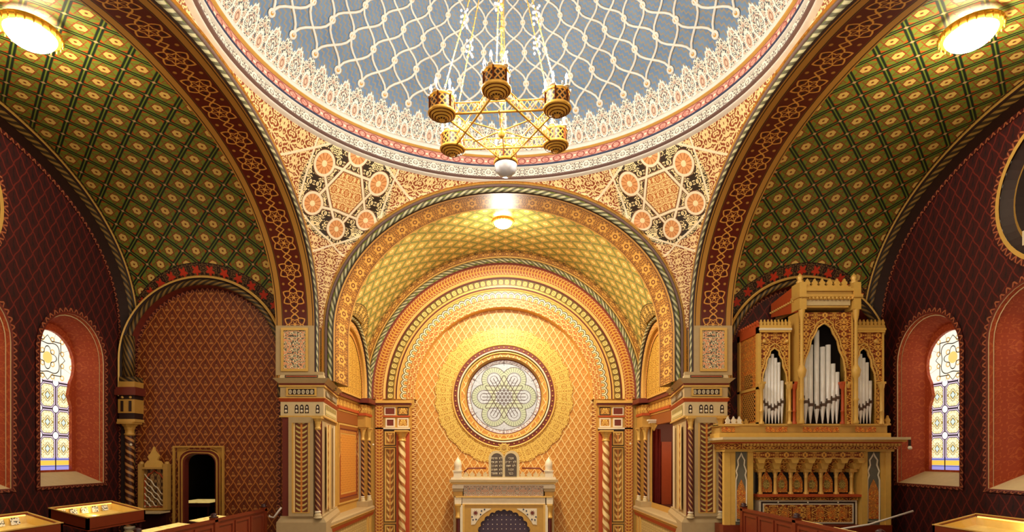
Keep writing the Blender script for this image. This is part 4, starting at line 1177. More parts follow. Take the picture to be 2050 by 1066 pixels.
mb=MB(); mb.box(-9.2,-6.2,18.0,18.1,Z(GF),Z(.6)); mb.box(-9.2,-6.2,14.6,18.1,Z(.5),Z(.6)); mb.box(-9.25,-9.2,14.6,18,Z(GF),Z(.6)); mb.box(-6.25,-6.2,14.6,18,Z(GF),Z(.6)); struct(mb,'wall_back_room',M['organ_shadow'])
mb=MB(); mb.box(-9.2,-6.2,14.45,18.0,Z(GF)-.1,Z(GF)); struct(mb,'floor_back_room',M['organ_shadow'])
# ================================================================= THINGS
# ---- flush dome lamps under the three vault crowns
def dome_lamp(x,y,ztop,r,label,tilt=0):
    e=empty('ceiling_lamp',(x,y,ztop),label,'lamp','flush lamps under the vaults')
    mb=MB(); mb.lathe(x,y,[(r*.80,ztop),(r*1.02,ztop-.03),(r*1.06,ztop-.07),(r*1.0,ztop-.11),(r*.86,ztop-.12)],32); mb.build('rim',M['brass'],e)
    mb=MB()
    for k in range(24):
        mb=MB(); a=2*PI*k/24; mb.tube([(x+r*1.04*math.cos(a),y+r*1.04*math.sin(a),ztop-.07),(x+r*1.02*math.cos(a),y+r*1.02*math.sin(a),ztop-.15)],lambda q:.022-.014*q,5); mb.build('tassel',M['brass'],e)
    mb=MB(); mb.lathe(x,y,[(r*.88,ztop-.08)]+[(r*.88*math.cos(t*PI/16),ztop-.08-r*.62*math.sin(t*PI/16)) for t in range(1,8)]+[(.001,ztop-.08-r*.62)],28); mb.build('glass_bowl',M['lamp_glow'],e)
    return e
dome_lamp(-.03,16.7,Z(6.98),.31,'round glowing lamp with gold rim in the middle of the altar bay vault')
dome_lamp(-7.15,8.6,Z(6.50),.38,'large glowing lamp with gold fringe under the left green vault')
dome_lamp(7.05,8.6,Z(6.50),.38,'large glowing lamp with gold fringe under the right green vault')
# ---- chandelier
def chandelier():
    c=Vector((-.04,9.5,Z(5.50))); R=1.05; root=empty('chandelier',(c.x,c.y,c.z),'large gilded star-shaped chandelier with six candle baskets hanging below the dome','chandelier')
    top=Vector((c.x,c.y,Z(9.6)))
    pos=[]
    for i in range(6):
        th=math.radians(-4+60*i); pos.append(c+Vector((R*math.sin(th),-R*math.cos(th),0)))
    r=.20
    for i,p in enumerate(pos):
        b=MB(); z=p.z
        b.lathe(p.x,p.y,[(r,z+.20),(r*1.04,z+.19),(r*1.04,z+.17),(r*.98,z+.16)],24); 
        b.lathe(p.x,p.y,[(r*.98,z-.02),(r*1.10,z-.03),(r*1.14,z-.055),(r*1.06,z-.075),(r*.90,z-.08),(r*.88,z-.10),(r*.70,z-.105),(r*.68,z-.125),(r*.48,z-.13),(r*.45,z-.15),(r*.25,z-.15),(r*.18,z-.17),(.001,z-.175)],28)
        bk=b.build('basket',M['brass'],root)
        b=MB()
        for (ra,zz) in ((.98,-.081),(.79,-.106),(.58,-.131)): b.lathe(p.x,p.y,[(r*(ra-.035),z+zz-.002),(r*(ra+.03),z+zz-.004),(r*(ra+.03),z+zz+.01)],24)
        b.build('ring_groove',M['brass_dark'],bk)
        b=MB(); b.lathe(p.x,p.y,[(r*.95,z-.03),(r*.95,z+.17)],28); b.uv=[(u*1.3,v) for u,v in b.uv]; b.build('pierced_band',M['lattice'],bk)
        b=MB(); b.lathe(p.x,p.y,[(r*.44,z-.152),(r*.3,z-.156),(.001,z-.158)],12); b.build('pierced_centre',M['lattice'],bk)
        b=MB()
        for k in range(6):
            b=MB(); a=k*PI/3+.3; b.box(p.x+r*math.cos(a)-.012,p.x+r*math.cos(a)+.012,p.y+r*math.sin(a)-.012,p.y+r*math.sin(a)+.012,z-.03,z+.19)
            b.build('basket_bar',M['brass_dark'],bk)
        for k in range(5):
            a=k*2*PI/5+.5; q=Vector((p.x+r*.92*math.cos(a),p.y+r*.92*math.sin(a),z+.19))
            b=MB(); b.lathe(q.x,q.y,[(.045,q.z+.02),(.05,q.z+.035),(.02,q.z+.0),(.012,q.z-.02)],10); b.tube([q,q+Z_*.13],.016,8); cn=b.build('candle',M['cream'],root)
            b=MB(); b.lathe(q.x,q.y,[(.001,q.z+.13),(.020,q.z+.145),(.024,q.z+.17),(.015,q.z+.205),(.001,q.z+.24)],8); b.build('bulb',M['candle_glow'],cn)
        if i==3:
            b=MB(); b.lathe(p.x,p.y,[(r*1.05,z-.10),(r*.95,z-.20),(r*.6,z-.28),(.001,z-.31)],20); b.build('crystal_bowl',M['crystal'],bk)
        b=MB()
        for k in range(10):
            b=MB(); a=k*2*PI/10; b.sphere((p.x+r*1.06*math.cos(a),p.y+r*1.06*math.sin(a),z+.23),.018,6,4,1.4)
            b.build('crystal_drop',M['crystal'],bk)
    for i in range(6):
        a,b_=pos[i],pos[(i+2)%6]; d=(b_-a); u=d.normalized(); a2=a+u*.2; b2=b_-u*.2
        mb=MB(); mb.tube([a2-Z_*.06,b2-Z_*.06],.018,6); mb.tube([a2+Z_*.11,b2+Z_*.11],.012,6); mb.build('star_bar',M['brass'],root)
        mb=MB(); n=16; L=(b2-a2).length
        for k in range(n):
            if k==6: mb.build('star_lattice',M['gold_line'],root); mb=MB()
            if 6<=k<=9: continue
            p0=a2+u*L*k/n; p1=a2+u*L*(k+1)/n; mb.tube([p0-Z_*.05,p1+Z_*.10],.007,4); mb.tube([p0+Z_*.10,p1-Z_*.05],.007,4)
        mb.build('star_lattice',M['gold_line'],root)
    for i in range(6):
        p=pos[i]+Z_*.19; mb=MB(); n=26
        d=top-p
        mb.tube([p,top],.010,5)
        for k in range(1,n*2):
            q=p+d*(k/(n*2))
            if k%2: mb.sphere(q,.017,6,4,1.2)
        mb.build('chain',M['gold_line'],root)
        mb=MB(); m0=p+d*.36
        for k in range(14):
            a=k*2.4; mb.sphere(m0+Vector((.05*math.cos(a),.05*math.sin(a),(k-7)*.022)),.022,6,4,1.3)
        mb.build('crystal_cluster',M['crystal'],root)
    mb=MB(); mb.tube([c-Z_*.05,top],.014,6); 
    for k in range(1,30): mb.sphere(c+(top-c)*(k/30),.024 if k%3 else .04,6,4,1.2)
    mb.build('central_stem',M['gold_line'],root)
    mb=MB(); 
    for k in range(6):
        a=math.radians(-4+60*k); q=c+Vector((R*.55*math.sin(a),-R*.55*math.cos(a),-.06)); mb.tube([c-Z_*.06,q],.012,5)
    mb.sphere(c-Z_*.1,.06,10,8,1.4); mb.build('hub',M['brass'],root)
    mb=MB(); mb.lathe(top.x,top.y,[(.02,top.z-.05),(.16,top.z),(.18,top.z+.04),(.05,top.z+.08),(.02,top.z+.16)],16); mb.tube([top,(c.x,c.y,Z(10.85))],.02,6); mb.build('crown',M['brass'],root)
    for i,p in enumerate(pos): lamp('candle_basket_light',(p.x,p.y,p.z+.62),P_CHAND,(1.0,.93,.82),.12)
chandelier()
# ---- crest of small pointed merlons
def crest_poly(x,w,h,y0):
    k=w/2
    return [(x-k*.95,y0),(x-k*.95,y0+h*.16),(x-k*.55,y0+h*.24),(x-k*.80,y0+h*.42),(x-k*.72,y0+h*.60),(x-k*.35,y0+h*.70),(x-k*.22,y0+h*.88),(x,y0+h),(x+k*.22,y0+h*.88),(x+k*.35,y0+h*.70),(x+k*.72,y0+h*.60),(x+k*.80,y0+h*.42),(x+k*.55,y0+h*.24),(x+k*.95,y0+h*.16),(x+k*.95,y0)]
def crest(mb,a,b,h0,h,n,mp,d=.03):
    w=(b-a)/n
    for k in range(n): mb.prism(crest_poly(a+w*(k+.5),w,h,h0),mp,0,d)
# ---- Torah ark
def ark():
    D=18.9; s=F/D
    H=lambda py:(CY-py)*D/F
    X=lambda px:(px-CX)*D/F
    root=empty('torah_ark',(0,D,0),'tall cream and gold shrine topped by twin stone tablets, below the round window','ark')
    def bx(x0,x1,p0,p1,d0,d1,mat,name,par=None):
        mb=MB(); mb.box(X(x0),X(x1),D+d0,D+d1,Z(H(p1)),Z(H(p0))); return mb.build(name,M[mat],par or root)
    base=MB(); base.box(X(905),X(1112),D+.50,19.95,0,Z(H(962))); base.build('cabinet',M['stone_light'],root)
    for (x0,x1,p0,p1,d,mt) in ((903,1113,957,961,-.02,'cream'),(900,1117,961,966,-.10,'stone'),(903,1113,966,970,-.04,'gold_line'),(906,1110,970,973,.0,'cream')):
        bx(x0,x1,p0,p1,d,1.0,mt,'cornice')
    f=bx(928,1088,973,994,.03,1.0,'frieze_cream','frieze')
    for x0,x1 in ((905,928),(1088,1112)):
        bx(x0,x1,973,979,.0,1.0,'cream','bracket'); bx(x0+1,x1-1,979,985,.03,1.0,'stone','bracket'); bx(x0+3,x1-2,985,994,.06,1.0,'gold_plain','bracket')
    bx(912,1106,994,997,.0,1.0,'gold_line','moulding'); bx(925,1092,997,1010,.05,1.0,'cream','lintel'); bx(925,1092,1010,1012,.03,1.0,'gold_line','moulding')
    for x0,x1 in ((910,924),(1094,1107)):
        bx(x0,x1,997,1010,.02,1.0,'cream','entablature_block'); bx(x0+1,x1-1,1010,1013,.0,1.0,'gold_line','moulding')
    # arch with scalloped edge
    ac=(0,H(1081)); Ro=(60)/s; 
    n=24; sc_=[]
    xs0=X(927);xs1=X(1090)
    m_=13
    for k in range(m_):
        a0=PI-PI*k/m_
        for j in range(6):
            a=a0-PI/m_*j/6; u=j/6; rr=Ro-.0-.055*(1-math.sin(PI*u)) 
            sc_.append((rr*math.cos(a)*.93,ac[1]+rr*math.sin(a)))
    sc_.append((Ro*.88,ac[1]))
    loop=[(xs0,-6.5),(xs0,H(1012)),(xs1,H(1012)),(xs1,-6.5),(Ro*.88,-6.5)]+list(reversed(sc_))+[(-Ro*.88,-6.5)]
    mb=MB(); mb.plate([loop],lambda x,h,d:(x,D+.06+d,Z(h)),0,.15); mb.build('arch_surround',M['gold_plain'],root)
    # white spandrels with flowers
    for s_ in (-1,1):
        pts=[(s_*X(1009+66),H(1019)),(s_*X(1009+26),H(1019))]+[(s_*(Ro+.12)*.97*math.cos(a),ac[1]+(Ro+.10)*math.sin(a)) for a in [math.radians(q) for q in (66,58,50,42,34,27)]]+[(s_*X(1009+66),H(1052))]
        mb=MB(); mb.plate([pts],lambda x,h,d:(x,D+.045,Z(h))); sp=mb.build('spandrel',M['cream'],root)
        mb=MB(); cx_=s_*X(1009+57); cz=H(1028)
        mb.plate([[(cx_+.10*(1 if k%2 else .45)*math.cos(k*PI/8),cz+.10*(1 if k%2 else .45)*math.sin(k*PI/8)) for k in range(16)]],lambda x,h,d:(x,D+.035,Z(h))); mb.build('star_flower',M['red_brown'],sp)
        mb=MB()
        for q in ((45,1024),(47,1031),(39,1021),(62,1042),(56,1041),(64,1036)): mb.plate([[(s_*X(1009+q[0])+.028*math.cos(k*PI/4),H(q[1])+.028*math.sin(k*PI/4)) for k in range(8)]],lambda x,h,d:(x,D+.036,Z(h)))
        mb.build('leaf_dots',M['navy'],sp)
    for x0,x1,mt in ((921,926,'cream'),(926,930,'gold_line'),(1088,1092,'gold_line'),(1092,1097,'cream')):
        mb=MB(); mb.box(X(x0),X(x1),D+.02,D+.3,0,Z(H(1012))); mb.build('pilaster',M[mt],root)
    mb=MB(); mb.box(-Ro,Ro,D+.30,D+.36,Z(-6.0),Z(H(1015))); mb.build('curtain',M['ark_cloth'],root)
    for s_ in (-1,1):
        x=s_*X(1009+92); zt=Z(H(1013)); mb=MB(); mb.lathe(x,D+.12,[(.075,0.6),(.075,zt-.42)],16); mb.build('column',M['marble_red'],root)
        mb=MB(); mb.lathe(x,D+.12,[(.075,zt-.44),(.10,zt-.42),(.10,zt-.38),(.08,zt-.36),(.085,zt-.2),(.13,zt-.05),(.14,zt)],16,lambda th,z:1+.08*math.sin(8*th)); mb.build('capital',M['gold_line'],root)
    # crest, finials, tablets
    for a,b in ((926,978),(1040,1092)): crest_parts('crest',M['stone_light'],root,X(a),X(b),H(957),.20,4,lambda x,h,d:(x,D+.05+d,Z(h)),.05)
    for px in (916,1099):
        x=X(px); z=Z(H(957)); mb=MB(); mb.box(x-.13,x+.13,D-.02,D+.24,z,z+.22); mb.box(x-.15,x+.15,D-.04,D+.26,z+.20,z+.24)
        mb.lathe(x,D+.11,[(.12,z+.24),(.13,z+.28),(.12,z+.34),(.13,z+.38),(.125,z+.46),(.10,z+.54),(.06,z+.60),(.02,z+.66),(.001,z+.70)],18,lambda th,zz:1+.05*math.sin(8*th)); mb.build('finial',M['cream'],root)
    # tablets
    def tab(x0,x1,p1,top,mat,name,d,par):
        w=(x1-x0)/2; cx_=(x0+x1)/2; hh=top-w
        pts=[(x0,H(p1)),(x0,hh)]+[(cx_-w*math.cos(k*PI/12),hh+w*math.sin(k*PI/12)) for k in range(1,12)]+[(x1,hh),(x1,H(p1))]
        mb=MB(); mb.plate([pts],lambda x,h,dd:(x,D+d+dd,Z(h)),0,.12); return mb.build(name,M[mat],par)
    w1=MB(); w1.box(X(978),X(1040),D+.10,D+.25,Z(H(957)),Z(H(918))); 
    st=w1.build('tablet_stand',M['stone_light'],root)
    tab(X(978),X(1009),957,H(903),'stone_light','tablet_frame',.08,root); tab(X(1009),X(1040),957,H(903),'stone_light','tablet_frame',.08,root)
    t1=tab(X(983),X(1006),955,H(908),'tablet_ground','tablet',.06,root); t2=tab(X(1011),X(1034.5),955,H(908),'tablet_ground','tablet',.06,root)
    G={'A':[((.1,.1),(.9,.95)),((.75,.6),(.95,.95)),((.25,.45),(.1,.95))][0:0]+[((.9,.05),(.1,.95)),((.45,.55),(.85,.95)),((.2,.05),(.45,.5))],
       'L':[((.2,1.25),(.2,.9)),((.2,.9),(.85,.9)),((.85,.9),(.4,.0))],'T':[((.1,.9),(.85,.9)),((.85,.9),(.85,0)),((.25,.9),(.25,.05)),((.25,.05),(.05,.05))],
       'R':[((.15,.9),(.8,.9)),((.8,.9),(.8,0))],'Z':[((.25,.95),(.75,.85)),((.5,.9),(.45,0))],'V':[((.4,.9),(.65,.9)),((.65,.9),(.65,0))],
       'H':[((.1,.9),(.85,.9)),((.85,.9),(.85,0)),((.25,.55),(.25,0))],'X':[((.1,.9),(.85,.9)),((.85,.9),(.85,0)),((.2,.9),(.2,0))],
       'Y':[((.45,.95),(.7,.9)),((.7,.9),(.6,.5))],'K':[((.15,.9),(.8,.85)),((.8,.85),(.8,.05)),((.8,.05),(.15,.05))],'N':[((.35,.9),(.7,.9)),((.7,.9),(.7,.05)),((.7,.05),(.3,.05))],
       'B':[((.15,.9),(.7,.9)),((.7,.9),(.7,.05)),((.1,.05),(.95,.05))],'D':[((.1,.9),(.95,.9)),((.75,.9),(.75,0))],'S':[((.1,.9),(.2,.05)),((.5,.9),(.4,.3)),((.9,.9),(.8,.05)),((.2,.05),(.8,.05))],
       'C':[((.15,.95),(.55,.5)),((.85,.95),(.8,.4)),((.8,.4),(.15,.05)),((.15,.05),(.9,.05))],'G':[((.35,.9),(.65,.9)),((.65,.9),(.7,0)),((.65,.25),(.3,0))],
       'P':[((.2,.9),(.8,.9)),((.8,.9),(.8,-.3)),((.2,.9),(.2,.5)),((.2,.5),(.45,.5))],'O':[((.85,.95),(.6,.05)),((.15,.95),(.3,.05)),((.6,.05),(.1,-.1))],'M':[((.15,.95),(.3,.7)),((.3,.9),(.8,.85)),((.8,.85),(.85,.05)),((.85,.05),(.45,.05)),((.35,.7),(.15,.05))]}
    def write(tb,cx_,lines):
        mb=MB(); ch=.085; 
        for li,(ln) in enumerate(lines):
            yb=H(921)-li*.125; wd=len(ln)*.052; x=cx_+wd/2
            for g in ln:
                x-=.052
                if g==' ': continue
                for (a,b) in G[g]:
                    p0=Vector((x+a[0]*.045,D+.052,Z(yb+a[1]*ch*.85))); p1=Vector((x+b[0]*.045,D+.052,Z(yb+b[1]*ch*.85))); mb.tube([p0,p1],.0065,4)
        mb.build('lettering',M['cream'],tb)
    write(t2,X(1022.7),['ANKY',' LA YHY','LA TSA','ZKVR','KBD'][0:1]+['LA YHYH','LA TSA','ZKVR','KBD']); write(t1,X(994.5),['LA TRCX','LA TNAP','LA TGNB','LA TONH','LA TXMD'])
    mb=MB(); px_,pz_=0,H(897); mb.plate([[(px_+.22*(1 if k%2 else .8)*math.cos(k*PI/12),pz_+.17*(1 if k%2 else .8)*math.sin(k*PI/12)) for k in range(24)]],lambda x,h,d:(x,D+.10+d,Z(h)),0,.06); mb.prism([(-.16,H(903)-.05),(.16,H(903)-.05),(.10,H(896)),(-.10,H(896))],lambda x,h,d:(x,D+.12+d,Z(h)),0,.08); cr=mb.build('rosette',M['halo_gold'],root)
    mb=MB(); mb.plate([[(.11*(1 if k%2 else .4)*math.cos(k*PI/8),pz_+.11*(1 if k%2 else .4)*math.sin(k*PI/8)) for k in range(16)]],lambda x,h,d:(x,D+.09,Z(h))); mb.build('star_flower',M['gold_plain'],cr)
material('tablet_ground',C(92,78,66),.6)
ark()
# dark rails behind the ark crest
for s_,nm in ((-1,'left'),(1,'right')):
    mb=MB(); a=at(1009+s_*36,938,19.4); b=at(1009+s_*72,938.5,19.4); c_=at(1009+s_*80,946,19.4); mb.tube([a,b,c_],.03,6); o=mb.build('metal_rail',M['red_brown']); tag(o,'dark red rail on the top of the shrine, %s of the tablets'%nm,'rail')
# ---- organ
def organ():
    D=13.2; k=D/F
    X=lambda px:(px-CX)*k
    H=lambda py:(CY-py)*k
    root=empty('pipe_organ',(X(1617),D,Z(GF)),'carved golden pipe organ case with three towers of silver pipes, right of the great pier','organ')
    def bx(x0,x1,p0,p1,d0,d1,mat,name,par=None):
        if x0<1480: d1=min(d1,.5 if p0<1000 else .5)
        mb=MB(); mb.box(X(x0),X(x1),D+d0,D+d1,Z(H(p1)),Z(H(p0))); return mb.build(name,M[mat],par or root)
    def mpz(d0): return lambda x,h,d:(x,D+d0+d,Z(h))
    DP=1.15
    # lower cabinet
    bx(1492,1768,905,1095,.35,DP,'grey_panel','cabinet_back')
    bx(1447,1785,1052,1096,-.02,DP,'wood','plinth')
    cab=bx(1450,1462,893,1052,.0,.12,'organ_yellow','side_stile'); bx(1462,1473,900,1052,.02,.14,'organ_yellow','side_stile'); bx(1497,1508,905,1052,.0,.4,'organ_yellow','side_stile')
    bx(1773,1784,893,1052,.0,DP,'organ_yellow','side_stile'); bx(1764,1773,905,1052,.02,.4,'organ_yellow','side_stile'); bx(1726,1737,905,1052,.0,.4,'organ_yellow','side_stile')
    for a,b,c in ((1473,1497,'ogee'),(1737,1764,'ogee')):
        bx(a,b,903,1052,.05,.16 if a<1500 else .4,'grey_panel','side_panel')
        m_=(a+b)/2; w=(b-a)/2-1.5
        pts=[(-w,1045),(-w,962),(-w*.75,952),(-w*.95,944),(-w*.55,932),(-w*.65,922),(-w*.2,914),(0,907),(w*.2,914),(w*.65,922),(w*.55,932),(w*.95,944),(w*.75,952),(w,962),(w,1045)]
        P=[(X(m_+q[0]),H(q[1])) for q in pts]
        mb=MB(); mb.plate([P],mpz(.04)); pn=mb.build('ogee_panel',M['grey_panel'],root)
        mb=MB(); mb.tube([(p[0],D+.03,Z(p[1])) for p in P],.018,5,True); mb.build('ogee_frame',M['cream'],pn)
        pts=[(-w*.85,1040),(-w*.85,985),(-w*.5,972),(0,960),(w*.5,972),(w*.85,985),(w*.85,1040)]
        mb=MB(); mb.plate([[(X(m_+q[0]),H(q[1])) for q in pts]],mpz(.03)); mb.build('ogee_inlay',M['organ_panel'],pn)
    # cornice over the console
    prof=lambda q:(X(1434+q),X(1797-q))
    bx(1433,1798,877,882,-.42,DP,'stone_light','gallery_ledge'); bx(1437,1794,882,886,-.36,DP,'gold_line','gallery_ledge'); bx(1441,1790,886,889,-.28,DP,'orange_red','gallery_moulding')
    for i in range(46):
        mb=MB(); x=1478+i*6.75; mb.prism([(X(x),H(888)),(X(x+5.4),H(888)),(X(x+5.0),H(892)),(X(x+2.7),H(894.5)),(X(x+.4),H(892))],mpz(-.27),0,.08); mb.build('dentil',M['gold_line'],root)
    bx(1446,1788,889,900,-.16,DP,'organ_carving','carved_band'); bx(1448,1786,900,905,-.08,DP,'organ_yellow','beam')
    bx(1508,1726,905,918,-.05,DP,'organ_carving','scroll_frieze')
    bx(1506,1728,904,906,-.08,.1,'gold_line','moulding'); 
    # stepped corbels and colonnettes
    cols=[1529,1560,1591.5,1622.5,1653,1684,1715]
    for lv,(p0,p1,d,shrink) in enumerate(((918,928,-.02,.0),(928,940,.10,.12),(940,947,.20,.2))):
        bx(1512+lv*5,1724-lv*5,p0,p1,d+.12,.5,'organ_carving','corbel_back')
        for c_ in cols:
            mb=MB(); cx_=1622+(c_-1622)*(1.07-.03*lv); mb.prism([(X(cx_-9),H(p0)),(X(cx_+9),H(p0)),(X(cx_+7),H((p0+p1)/2)),(X(cx_+5),H(p1)),(X(cx_-5),H(p1)),(X(cx_-7),H((p0+p1)/2))],mpz(d-.04),0,.22)
            mb.build('corbel',M['organ_yellow'],root)
    bx(1512,1728,917,919.5,-.07,.3,'gold_line','moulding')
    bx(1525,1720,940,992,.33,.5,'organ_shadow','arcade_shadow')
    for i in range(6):
        a,b=cols[i]+3,cols[i+1]-3; m_=(a+b)/2; w=(b-a)/2
        pts=[(X(a),H(988)),(X(b),H(988)),(X(b),H(966)),(X(b-3),H(958)),(X(m_+4),H(950)),(X(m_),H(944)),(X(m_-4),H(950)),(X(a+3),H(958)),(X(a),H(966))]
        mb=MB(); mb.plate([pts],mpz(.28)); mb.build('arcade_panel',M['organ_panel'],root)
        mb=MB(); mb.plate([[(X(m_)+.09*math.cos(t*PI/8)*(1 if t%2 else .8),H(972)+.12*math.sin(t*PI/8)*(1 if t%2 else .8)) for t in range(16)]],mpz(.265)); mb.build('arcade_rosette',M['olive_carving'],root)
    for c_ in cols:
        x=X(c_); zb,zt=Z(H(991)),Z(H(941)); r=.038
        mb=MB(); mb.lathe(x,D+.20,[(r*1.6,zb),(r*1.6,zb+.03),(r,zb+.06),(r,zt-.20),(r*1.3,zt-.18),(r,zt-.16),(r*1.6,zt-.06)],14); mb.box(x-.085,x+.085,D+.11,D+.30,zt-.06,zt+.02); mb.build('colonnette',M['gold_line'],root)
    bx(1518,1727,991,996,.02,.5,'orange_red','shelf'); bx(1522,1723,996,1003,.10,.5,'organ_carving','shelf_band')
    # console panel
    p=bx(1524,1722,1003,1056,.12,.5,'cream','console_panel')
    mb=MB(); mb.plate([[(X(1528),H(1053)),(X(1718),H(1053)),(X(1718),H(1006)),(X(1528),H(1006))],[(X(1531),H(1050)),(X(1715),H(1050)),(X(1715),H(1009)),(X(1531),H(1009))]],mpz(.11)); mb.build('inlay_line',M['dark_brown'],p)
    mb=MB(); mb.plate([[(X(1534),H(1047)),(X(1712),H(1047)),(X(1712),H(1012)),(X(1534),H(1012))]],mpz(.112)); mb.build('inlay_ground',M['organ_carving'],p)
    for i in range(7):
        m_=1553+i*23.3; w=8 if i!=3 else 4.5
        pts=[(-1,1044),(-1,1026),(-.7,1020),(-.3,1018),(0,1012.5),(.3,1018),(.7,1020),(1,1026),(1,1044),(0,1040)]
        mb=MB(); mb.plate([[(X(m_+q[0]*w),H(q[1])) for q in pts]],mpz(.10)); mb.build('palmette_inlay',M['organ_panel'],p)
    for q in (1562,1622,1683): 
        mb=MB(); mb.sphere((X(q),D+.10,Z(H(1007.5))),.02,6,4); mb.build('inlay_dot',M['cream'],p)
    # gallery parapet
    bx(1437,1778,868,877,-.10,DP,'organ_yellow','parapet_base'); bx(1437,1478,851,854,-.06,DP,'gold_line','parapet_rail'); bx(1437,1776,849.5,853,-.04,.3,'gold_line','parapet_rail')
    bx(1440,1775,853,868,-.02,.9,'olive_wood','parapet_panel')
    for a,b in ((1532,1575),(1606,1678),(1711,1752),(1444,1470)):
        mb=MB(); quad(mb,((X(a)+X(b))/2,D-.03,Z(H(866))),X_,Z_,X(b)-X(a),H(855)-H(866),False); mb.build('parapet_inlay',M['organ_panel'],root)
    crest_parts('parapet_crest',M['cream'],root,X(1452),X(1486),H(851),H(834)-H(851),3,mpz(.0),.05)
    crest_parts('parapet_crest',M['organ_yellow'],root,X(1486),X(1518),H(851),H(836)-H(851),3,mpz(.5),.05)
    crest_parts('parapet_crest',M['gold_plain'],root,X(1772),X(1784),H(852),H(832)-H(852),1,mpz(.0),.05)
    # towers: plates with ogee openings
    def ogee(a,b,top,spring,foot,lobes=True):
        m_=(a+b)/2; w=(b-a)/2; pts=[(a,foot),(a,spring)]
        n=7
        for i in range(1,n+1):
            t=i/n; x=a+w*t**1.05; y=spring+(top-spring)*math.sin(t*PI/2)**.95
            if lobes and i<n: x-= (1.2 if i%2 else -1.2)
            pts.append((x,y))
        r=[(2*m_-x,y) for x,y in reversed(pts[:-1])]
        return [(X(x),H(y)) for x,y in pts+r]
    def tower(a,b,top,foot,open_a,open_b,otop,ospring,d0,name,front='organ_carving'):
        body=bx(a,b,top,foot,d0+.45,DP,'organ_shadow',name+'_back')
        bx(a,a+3,top,foot,d0,DP,'organ_yellow','tower_stile'); bx(b-3,b,top,foot,d0,DP,'organ_yellow','tower_stile')
        og=ogee(open_a,open_b,otop,ospring,foot)
        out=[(X(a+3),H(foot)),(X(a+3),H(top)),(X(b-3),H(top)),(X(b-3),H(foot))]
        loop=[out[0],out[1],out[2],out[3]]+list(reversed(og))
        mb=MB(); mb.plate([loop],mpz(d0+.03),0,.05); f=mb.build('tower_front',M[front],root)
        mb=MB(); mb.tube([(q[0],D+d0+.025,Z(q[1])) for q in og],.022,5); mb.build('opening_frame',M['gold_line'],f)
        mb=MB(); mb.tube([(q[0]*1.0+(0),D+d0+.02,Z(q[1])) for q in ogee(open_a-5,open_b+5,otop-9,ospring-4,ospring-4)],.016,5); mb.build('opening_outer_frame',M['organ_yellow'],f)
        return f
    tower(1521,1582,665,850,1527,1577,697,764,0,'left_tower')
    tower(1703,1770,665,850,1707,1754,697,764,0,'right_tower','organ_carving')
    tower(1592,1702,628,850,1603,1688,650,745,-.12,'centre_tower')
    # gilt bosses in the side tower fronts
    for a in (1531,1576,1712,1754):
        mb=MB(); mb.sphere((X(a),D+.02,Z(H(684))),.05,8,6); mb.build('gilt_boss',M['gold_line'],root)
    # crowns
    def crown(a,b,p_top,p_mid,p_bot,n,d0,rows,mt='organ_yellow'):
        crest_parts('crown_crest',M[mt],root,X(a),X(b),H(p_mid),H(p_top)-H(p_mid),n,mpz(d0),.05)
        y=p_mid
        for i,(dy,o,mm) in enumerate(rows):
            bx(a-o,b+o,y,y+dy,d0-o*.012-.01,DP,mm,'crown_moulding'); y+=dy
    crown(1520,1583,640,654,666,9,-.02,((4,0,'organ_yellow'),(4,1,'cream'),(4,0,'organ_yellow')))
    crown(1702,1771,640,654,666,9,-.02,((4,0,'olive_wood'),(4,1,'organ_yellow'),(4,0,'organ_yellow')),'gold_plain')
    crown(1602,1690,562,579,628,6,-.16,((4,3,'organ_yellow'),(6,7,'organ_yellow'),(6,4,'olive_wood'),(5,5,'gold_line'),(5,3,'organ_yellow'),(11,2,'stone_light'),(4,0,'gold_line')))
    for i in range(14):
        mb=MB(); mb.sphere((X(1594+i*7.7),D-.24,Z(H(603))),.035,6,4); mb.build('bead',M['gold_line'],root)
    for px in (1596,1703):
        bx(px-7,px+7,572,625,-.26,.1,'organ_yellow','corner_post'); bx(px-9,px+9,596,602,-.30,.1,'gold_line','corner_post_moulding')
        mb=MB(); x=X(px); z=Z(H(572)); mb.lathe(x,D-.12,[(.075,z),(.09,z+.04),(.05,z+.08),(.075,z+.13),(.06,z+.18),(.02,z+.22),(.001,z+.25)],12); mb.build('finial',M['gold_line'],root)
        mb=MB(); z0,z1=Z(H(850)),Z(H(625)); L=z1-z0; mb.lathe(x,D-.20,[(.05,z0),(.07,z0+.03),(.045,z0+.1),(.045,z0+L*.2),(.065,z0+L*.21),(.045,z0+L*.23),(.045,z0+L*.40),(.08,z0+L*.42),(.10,z0+L*.47),(.06,z0+L*.5),(.04,z0+L*.52),(.035,z0+L*.9),(.06,z0+L*.95),(.07,z1)],14); mb.build('corner_column',M['organ_yellow'],root)
    # side of the centre tower crown stretching back to the wall
    mb=MB(); mb.prism([(D-.1,H(572)),(14.35,H(583)),(14.35,H(612)),(D-.1,H(628))],lambda y,h,d:(X(1590)+d,y,Z(h)),0,.04); mb.build('crown_side',M['orange_red'],root)
    for a in (1588,1590.5):
        for i in range(12):
            mb=MB(); mb.sphere((X(a),D+.02+i*.1,Z(H(603))),.03,6,4); mb.build('bead',M['gold_line'],root)
    # left flank: frame with carved panel and lattice
    fl=MB(); fl.box(X(1521)-.02,X(1521)+.02,D+.05,D+DP,Z(H(850)),Z(H(652))); fl.build('flank_panel',M['organ_panel'],root)
    xs=X(1521)-.05
    for (y0,y1) in ((D,D+.10),(D+DP-.14,D+DP)):
        mb=MB(); mb.box(xs,xs+.05,y0,y1,Z(H(850)),Z(H(655))); mb.build('flank_stile',M['organ_yellow'],root)
